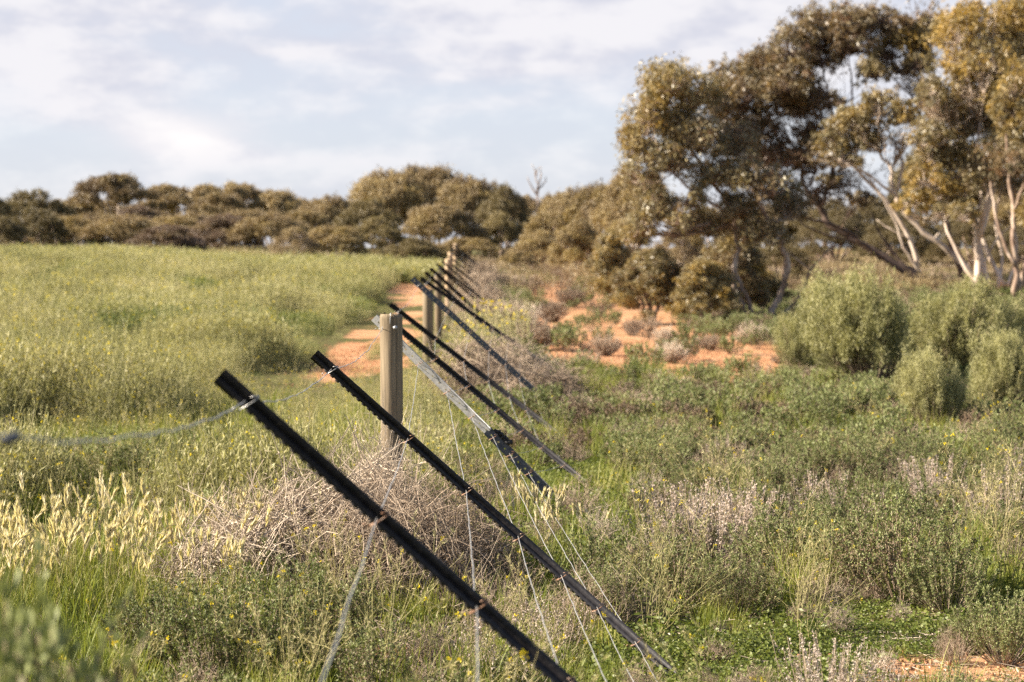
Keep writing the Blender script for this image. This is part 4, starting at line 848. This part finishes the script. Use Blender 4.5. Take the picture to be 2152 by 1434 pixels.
P = sample(2.6, 6, 15, 6, lambda x, y: (.06 + .9 * sstep(.55, .65, fnoise(x + 55, y, .8))) * (1 - .9 * low_zone(x, y))); go('woolly_weeds', 'pinkish grey woolly weeds scattered through the foreground', 'weeds', 'wool', P, .6, 1.1, 6)
P = sample(3.4, 4.0, 17, 7, lambda x, y: np.clip(.32 + .4 * left(x, .2), 0, 1) * (1 - .75 * low_zone(x, y))); go('wild_mustard', 'thin straw coloured wild mustard stalks with small yellow flowers', 'wild mustard', 'must', P, .6, 1.05, 7, tilt=.18)
def clod():
    mb = MB(); P = disc(9, .16)
    for p in P:
        q = rng.normal(size=(8, 3)); q = unit(q) * rng.uniform(.004, .013) * rng.uniform(.7, 1.2, (8, 1)); q[:, 2] *= .7
        cub = np.array([[x, y, z] for x in (-1, 1) for y in (-1, 1) for z in (-1, 1)]) * rng.uniform(.002, .007, 3) * rng.uniform(.7, 1.2, (8, 1))
        mb.add(p + (0, 0, .008) + cub, [[0, 1, 3, 2], [4, 6, 7, 5], [0, 4, 5, 1], [2, 3, 7, 6], [0, 2, 6, 4], [1, 5, 7, 3]], 0)
    return mb.build('clods', M['clod'])
M['clod'] = plant_mat('soil_clods', [(0, (.22, .11, .06)), (.5, (.38, .20, .11)), (1, (.52, .32, .19))], trans=0, spec=.1, rough=.9)
C['clod'] = make_protos('soil_clod', [clod] * 3)
P = sample(60, 6, 34, 21, lambda x, y: bare(x, y)); go('soil_clods', 'crumbly red clods lying on the bare soil patches', 'soil clods', 'clod', P, .6, 1.8, 21)
P = sample(40, 9.2, 16, 25, lambda x, y: low_zone(x, y)); go('fence_foot_herbs', 'low green herbs along the feet of the stays', 'herbs', 'herb', P, .7, 1.4, 25)
P = sample(30, 4.2, 9.2, 26, lambda x, y: low_zone(x, y) * veg(x, y) * (.3 + .7 * sstep(.4, .6, fnoise(x, y + 3, 2.1)))); go('low_zone_grass', 'short grass blades between the clover like herbs', 'grass', 'grass', P, .25, .65, 26)
P = sample(9, 4.2, 9.2, 27, lambda x, y: low_zone(x, y) * veg(x, y) * sstep(.42, .6, fnoise(x + 8, y + 3, 1.6))); go('low_zone_saltbush', 'small saltbush seedlings on the low ground beside the red patch', 'saltbush', 'salt', P, .25, .6, 27)
P = sample(7, 4.2, 9.2, 28, lambda x, y: low_zone(x, y) * .8); go('low_zone_twigs', 'short dry weeds on the low ground beside the red patch', 'dry weeds', 'dead', P, .25, .6, 28)
P = sample(34, 4.2, 9.2, 23, lambda x, y: low_zone(x, y) * veg(x, y)); go('low_zone_herbs', 'bright green clover like herbs on the low ground beside the red patch', 'herbs', 'herb', P, .55, 1.2, 23)
P = sample(40, 6.8, 10.2, 24, lambda x, y: ell(x, y, -2.1, 8.6, 1.2, 1.3)); go('barley_undergrowth', 'bright yellow green grass blades below the pale barley heads', 'grass', 'grass', P, .8, 1.3, 24)
P = sample(14, 6, 9.5, 22, lambda x, y: sstep(.3, .6, bare(x, y)) * .9); go('patch_herbs', 'tiny herbs sprouting on the bare red patch', 'herbs', 'herb', P, .25, .6, 22)
P = sample(16, 4, 14, 8, one); go('leaf_litter', 'bleached twigs and dry leaf litter on the soil', 'leaf litter', 'litter', P, .6, 1.2, 8)
# left field
def field(name, label, key, dens, y0, y1, seed, f, a, b, green=2):
    P = sample(dens, y0, y1, seed, f); n1_ = fnoise(P[:, 0] * 1.0, P[:, 1] * .6, .55, 4); n2_ = fnoise(P[:, 0] + 40, P[:, 1] * .5, .9, 3); r = R_(seed + 9)
    idx = np.where(n1_ + r.normal(0, .05, len(P)) > .575, green, r.choice([0, 1, 3] if len(C[key].objects) > 3 else [0, 1], len(P)))
    sc = r.uniform(a, b, len(P)) * (.35 + 1.15 * sstep(.30, .66, n2_)) * (1 - .68 * np.exp(-((P[:, 0] + 1.5) / 1.15) ** 4) * (P[:, 1] > 12.5)); keep_ = r.random(len(P)) < .35 + .65 * sstep(.38, .52, n2_)
    stuff(name, label, 'field weeds', C[key], 0, P[keep_], sc[keep_], .1, seed, None, idx[keep_])
field('near_field_weeds', 'pale green and yellow weeds covering the near part of the left field', 'nfield', 30, 10.8, 30, 11, lambda x, y: veg(x, y) * left(x, -.35 - .02 * (y - 10)) * sstep(10.5, 13, y), .75, 1.25)
field('field_weeds', 'pale green weeds covering the rising left field', 'field', 9, 26, 70, 12, lambda x, y: veg(x, y) * left(x, -.7) * (1 - .9 * np.exp(-((x + 1.3) / 1.15) ** 4)), .7, 1.1)
P = sample(7, 10.5, 22, 19, lambda x, y: left(x, -.6) * (.3 + .7 * sstep(.45, .6, fnoise(x + 13, y, .7)))); go('field_mustard', 'yellow flowered wild mustard standing in the near left field', 'wild mustard', 'must', P, .5, .85, 19, tilt=.15)
P = sample(12, 10.5, 20, 20, lambda x, y: left(x, -.3) * sstep(.48, .6, fnoise(x + 70, y * .6, .8))); go('field_grass', 'bright green grass patches in the near left field', 'grass', 'grass', P, .9, 1.5, 20)
P = sample(2.0, 66, 150, 13, lambda x, y: left(x, -1.0), 4); go('far_field_weeds', 'pale weeds at the far crest of the left field', 'field weeds', 'far', P, .8, 1.3, 13, (.7, .3))
# right flat
P = sample(13, 14, 27, 14, lambda x, y: (1 - .8 * ell(x, y, .6, 14.5, .5, 3)) * veg(x, y) * sstep(-.3, .6, x) * (.2 + .8 * sstep(.35, .55, fnoise(x, y, .8)))); go('saltbush_flat', 'green and brown low saltbush covering the flat right of the fence', 'saltbush', 'msalt', P, .5, 1.2, 14, (.26, .20, .10, .22, .22))
P = sample(10, 13, 27, 15, lambda x, y: (1 - .6 * ell(x, y, .6, 14.5, .5, 3)) * veg(x, y) * sstep(-.3, .6, x) * (.2 + .8 * sstep(.5, .62, fnoise(x + 5, y, .6)))); go('flat_grass', 'bright grass between the saltbush right of the fence', 'grass', 'grass', P, .8, 1.3, 15)
P = sample(6, 24, 75, 16, lambda x, y: sstep(-.8, .2, x) * np.clip(veg(x, y) * .75 + .05 + .13 * sstep(.5, .62, fnoise(x * 1.2, y * .5, 1.3)), 0, 1)); go('track_side_scrub', 'low grey and brown scrub among the red soil patches beyond the saltbush flat', 'low scrub', 'msalt', P, .6, 1.5, 16, (.22, .25, .08, .25, .20))
P = sample(2.2, 55, 130, 17, lambda x, y: sstep(-1.5, .5, x) * (1 - .8 * sstep(.3, .6, bare(x, y))), 3); go('far_scrub', 'low scrub under the distant trees on the right', 'low scrub', 'fscrub', P, .4, .95, 17, (.35, .12, .13, .4))
P = sample(1.3, 84, 150, 18, lambda x, y: left(x, -1.0), 4); go('far_scrub', 'brown scrub along the foot of the far mallee line behind the field', 'low scrub', 'fscrub', P, .5, 1.1, 18, (.3, .1, .1, .5))

# ---- single plants that stand out
def plant(name, me, px, py, D, s, label, cat, group=None, rz=0., sz=None):
    """px is the plant's middle; D its distance; it stands on the ground there"""
    p = W(px, 520, D); o = obj(name, me); o.location = (p[0], D, float(H(p[0], D)) - .015); o.rotation_euler = (0, 0, rz); s3 = s if isinstance(s, tuple) else (s, s, s); o.scale = s3
    tag(o, label, cat, group); return o
sb = [withrng(200 + i, lambda i=i: g_salt(85, .26, .38, 84, .012, .0046, brown=(.2, .6, .35)[i])) for i in range(3)]
GB = 'single saltbushes in the foreground'
sb.append(withrng(209, lambda: g_salt(230, .26, .38, 60, .014, .006, brown=1.6)))
for i, (v, px, D, s, lab) in enumerate([(0, 1640, 9.6, 1.05, 'upright green saltbush beside the pale woolly weeds, right of centre'), (2, 1560, 8.7, .85, 'dark based green bush just below the upright saltbush'), (1, 1900, 8.9, 1.35, 'big round bush with a brown twiggy heart at the lower right'),
        (0, 2000, 8.6, .9, 'green bush at the right flank of the brown hearted bush'), (0, 2120, 7.6, .8, 'leafy bush by the right edge above the bare red patch'), (0, 1760, 9.9, .9, 'light green bush behind the brown hearted bush'), (1, 1660, 12.2, .9, 'brownish bush in front of the saltbush flat'),
        (2, 330, 7.7, .9, 'dark green bush under the barley grass at the left'), (0, 480, 7.2, 1.2, 'grey green bush at the bottom, left of the fence wires'), (2, 640, 7.6, 1.2, 'dense green bush below the brush heap'), (0, 590, 9.0, .9, 'small grey green bush at the foot of the brush heap'),
        (0, 80, 12.6, 1.3, 'green bush behind the barley at the left edge'), (0, 250, 12.9, 1.3, 'green bush behind the barley, second from the left edge'), (2, 440, 13.0, 1.25, 'dark green bush behind the left end of the brush heap'), (2, 560, 13.4, 1.15, 'dark bush peeping over the brush heap'),
        (1, 640, 8.2, .6, 'small brown tufted bush in the grass below the brush heap'), (2, 1290, 8.6, .8, 'low bush between the second stay and the right hand grass'), (3, 15, 3.1, (1.4, 1.4, 2.6), 'blurred dark bush in the lower left corner'), (3, -60, 2.7, (1.4, 1.4, 2.85), 'blurred greyish bush at the very left bottom edge'), (3, 170, 3.7, (1.3, 1.3, 1.9), 'blurred low bush right of the corner bush at the lower left')]):
    plant('saltbush', sb[v], px, 0, D, s, lab, 'saltbush', GB, i * 1.3)
wb = [withrng(220 + i, lambda: g_wool(70)) for i in range(2)]
for i, (v, px, D, s, lab) in enumerate([(0, 1420, 10.2, 1.25, 'pale pinkish woolly weed clump right of the fence'), (1, 1500, 9.9, 1.2, 'woolly grey clump left of the upright saltbush'), (0, 1560, 10.6, 1.15, 'woolly grey clump behind the upright saltbush'), (1, 1745, 6.75, .85, 'grey woolly plant at the bottom edge left of the red patch'),
        (0, 1850, 6.7, .6, 'grey woolly plant at the edge of the bare red patch'), (1, 1730, 11.4, 1.0, 'small pale woolly clump behind the saltbushes'), (0, 1960, 12.0, 1.1, 'pale woolly clump in the saltbush flat on the right'), (1, 2110, 11.2, 1.2, 'woolly grey clump near the right edge')]):
    plant('woolly_weed', wb[v], px, 0, D, s, lab, 'weed', 'woolly grey weeds', i * 2.1)
mu = [withrng(240 + i, lambda i=i: g_mustard(.8, n=6 + i, w=.0024, pods=40)) for i in range(3)]
for i, (v, px, D, s, lab) in enumerate([(0, 790, 6.9, .85, 'straw coloured branching weed at the bottom left of centre'), (1, 620, 6.6, .8, 'spreading pale weed stalks at the bottom of the picture, left'), (2, 1370, 8.0, .9, 'pale branching stalks right of the second stay'), (1, 1540, 5.2, .75, 'blurred pale weed stalks at the bottom, right of the stays'),
        (0, 1470, 5.6, .7, 'blurred straw coloured weed beside the foot of the second stay'), (2, 2040, 9.6, .95, 'tall yellow flowered weed near the right edge'), (0, 2110, 9.0, .95, 'tall arching flowered stalk at the right edge'), (1, 1500, 11.4, .95, 'tall thin weed above the pale woolly clump'), (0, 700, 8.6, .7, 'thin weed stalks in front of the brush heap'), (2, 1700, 8.0, .7, 'thin weed leaning between the two lower right bushes'), (1, 1640, 5.0, .55, 'blurred yellow topped weed at the bottom edge')]):
    plant('mustard_weed', mu[v], px, 0, D, s, lab, 'weed', 'tall straw coloured weeds', i * 1.9)
db = [withrng(260 + i, lambda i=i: g_dead(150, .3, .38, ('twig', 'pale')[i % 2], .004)) for i in range(2)]
for i, (v, px, D, s, lab) in enumerate([(0, 1272, 29.5, .95, 'dark dead bush on the red soil right of the fence'), (0, 1330, 37.5, .8, 'small grey bush on the red track'), (1, 1400, 33, .9, 'flat grey twiggy bush in the middle of the red soil'), (0, 1490, 31, .8, 'low dead bush on the right part of the red soil'), (1, 1580, 33, 1.1, 'pale dead bush near the feathery shrubs'),
        (0, 1120, 31, 1.5, 'dark twiggy heap beside the fence where the red soil starts'), (1, 1090, 38, 1.6, 'grey twiggy heap further along the fence'), (0, 1160, 43, 1.4, 'brown low heap left of the track'), (1, 1410, 27.5, .9, 'thin dead bush at the near edge of the red soil'), (0, 1200, 50, 1.5, 'dull brown bush on the far track')]):
    plant('dead_bush', db[v], px, 0, D, s, lab, 'dead bush', 'dead bushes beside the track', i * 1.1)
yb = withrng(270, lambda: g_field(900, .5, .75, .05, .012, stems=120, fl=40, fsz=.03))
plant('yellow_bush', yb, 1040, 0, 27, (1.0, .9, .95), 'yellowish green flowering bush growing against the fence beyond the third post', 'bush')
plant('yellow_bush', yb, 1000, 0, 24, (.8, .8, .75), 'smaller yellowish bush leaning on the fence near the second post', 'bush', rz=2)

# ---- heaps of tumbleweed caught by the fence
def brush(seed, rx, ry, rz_, n, mat, w, L=(.25, .7), spike=.25):
    global rng
    keep = rng; rng = R_(seed); mb = MB()
    for _ in range(n):
        d = unit(rng.normal(size=3)); d[2] = abs(d[2]) if rng.random() < .9 else d[2]
        p = d * rng.random() ** .4 * .95; t = unit(np.cross(d, rng.normal(size=3)) + d * rng.normal(0, spike)); l = rng.uniform(*L); q = [p * (rx, ry, rz_)]
        cur = rng.normal(0, .30, 3)
        for k in range(6):
            t = unit(t + cur * .35 + rng.normal(0, .10, 3) - unit(p) * .12); q.append(q[-1] + t * l / 6)
        q = np.array(q); q[:, 2] = np.abs(q[:, 2]) + .005; r0 = w * rng.uniform(.5, 1.5); add_tube(mb, q, np.linspace(r0, r0 * .4, 7), 3, cap=False, rnd=rng.random())
        for _b in range(3):
            i = rng.integers(1, 6); e_ = q[i] + rng.normal(0, .05, 3) + unit(q[i]) * .02; add_tube(mb, [q[i], (q[i] + e_) / 2 + rng.normal(0, .008, 3), e_], [r0 * .6, r0 * .45, r0 * .3], 3, cap=False)
    rng = keep; return mb.build('tumbleweed', M[mat])
GT = 'tumbleweeds heaped against the fence'
bw = [brush(301, .55, .5, .50, 900, 'pale', .0036), brush(302, .5, .5, .52, 1050, 'twig', .0024), brush(303, .5, .5, .5, 700, 'twig', .0035, (.2, .5))]
for i, (v, px, D, s, lab) in enumerate([(0, 540, 9.2, (.9, .95, .92), 'pale bleached tumbleweed with sharp twigs at the left end of the brush heap'), (0, 700, 9.5, (.85, 1, 1.1), 'big pale tumbleweed in the middle of the brush heap'), (1, 800, 9.1, (.95, .95, .98), 'reddish brown tumbleweed in front of the nearest post'),
        (1, 900, 9.5, (.9, .95, .95), 'fine brown tumbleweed at the right end of the brush heap'), (0, 790, 9.85, (.55, .4, 1.25), 'tall pale tumbleweed leaning at the foot of the nearest post'),
        (2, 1000, 21, (1.2, 1.2, 1.3), 'grey tumbleweed beside the fence below the second post'), (2, 1075, 22, (1.4, 1.2, 1.15), 'grey brown tumbleweed right of the middle stays'), (2, 1140, 20, (1.2, 1, .9), 'flattened brown tumbleweed by the feet of the middle stays'),
        (2, 1010, 40, (1.4, 1.5, 1.5), 'brown tumbleweed heap under the far stays'), (2, 1000, 47, (1.5, 1.5, 1.8), 'dark tumbleweed heap between the far posts'), (2, 1015, 56, (1.5, 1.5, 2.0), 'farthest tumbleweed heap against the fence'), (2, 1045, 33, (1.8, 1.6, 1.4), 'grey tumbleweed between the third post and the track')]):
    plant('tumbleweed', bw[v], px, 0, D, s, lab, 'tumbleweed', GT, i * 1.37)
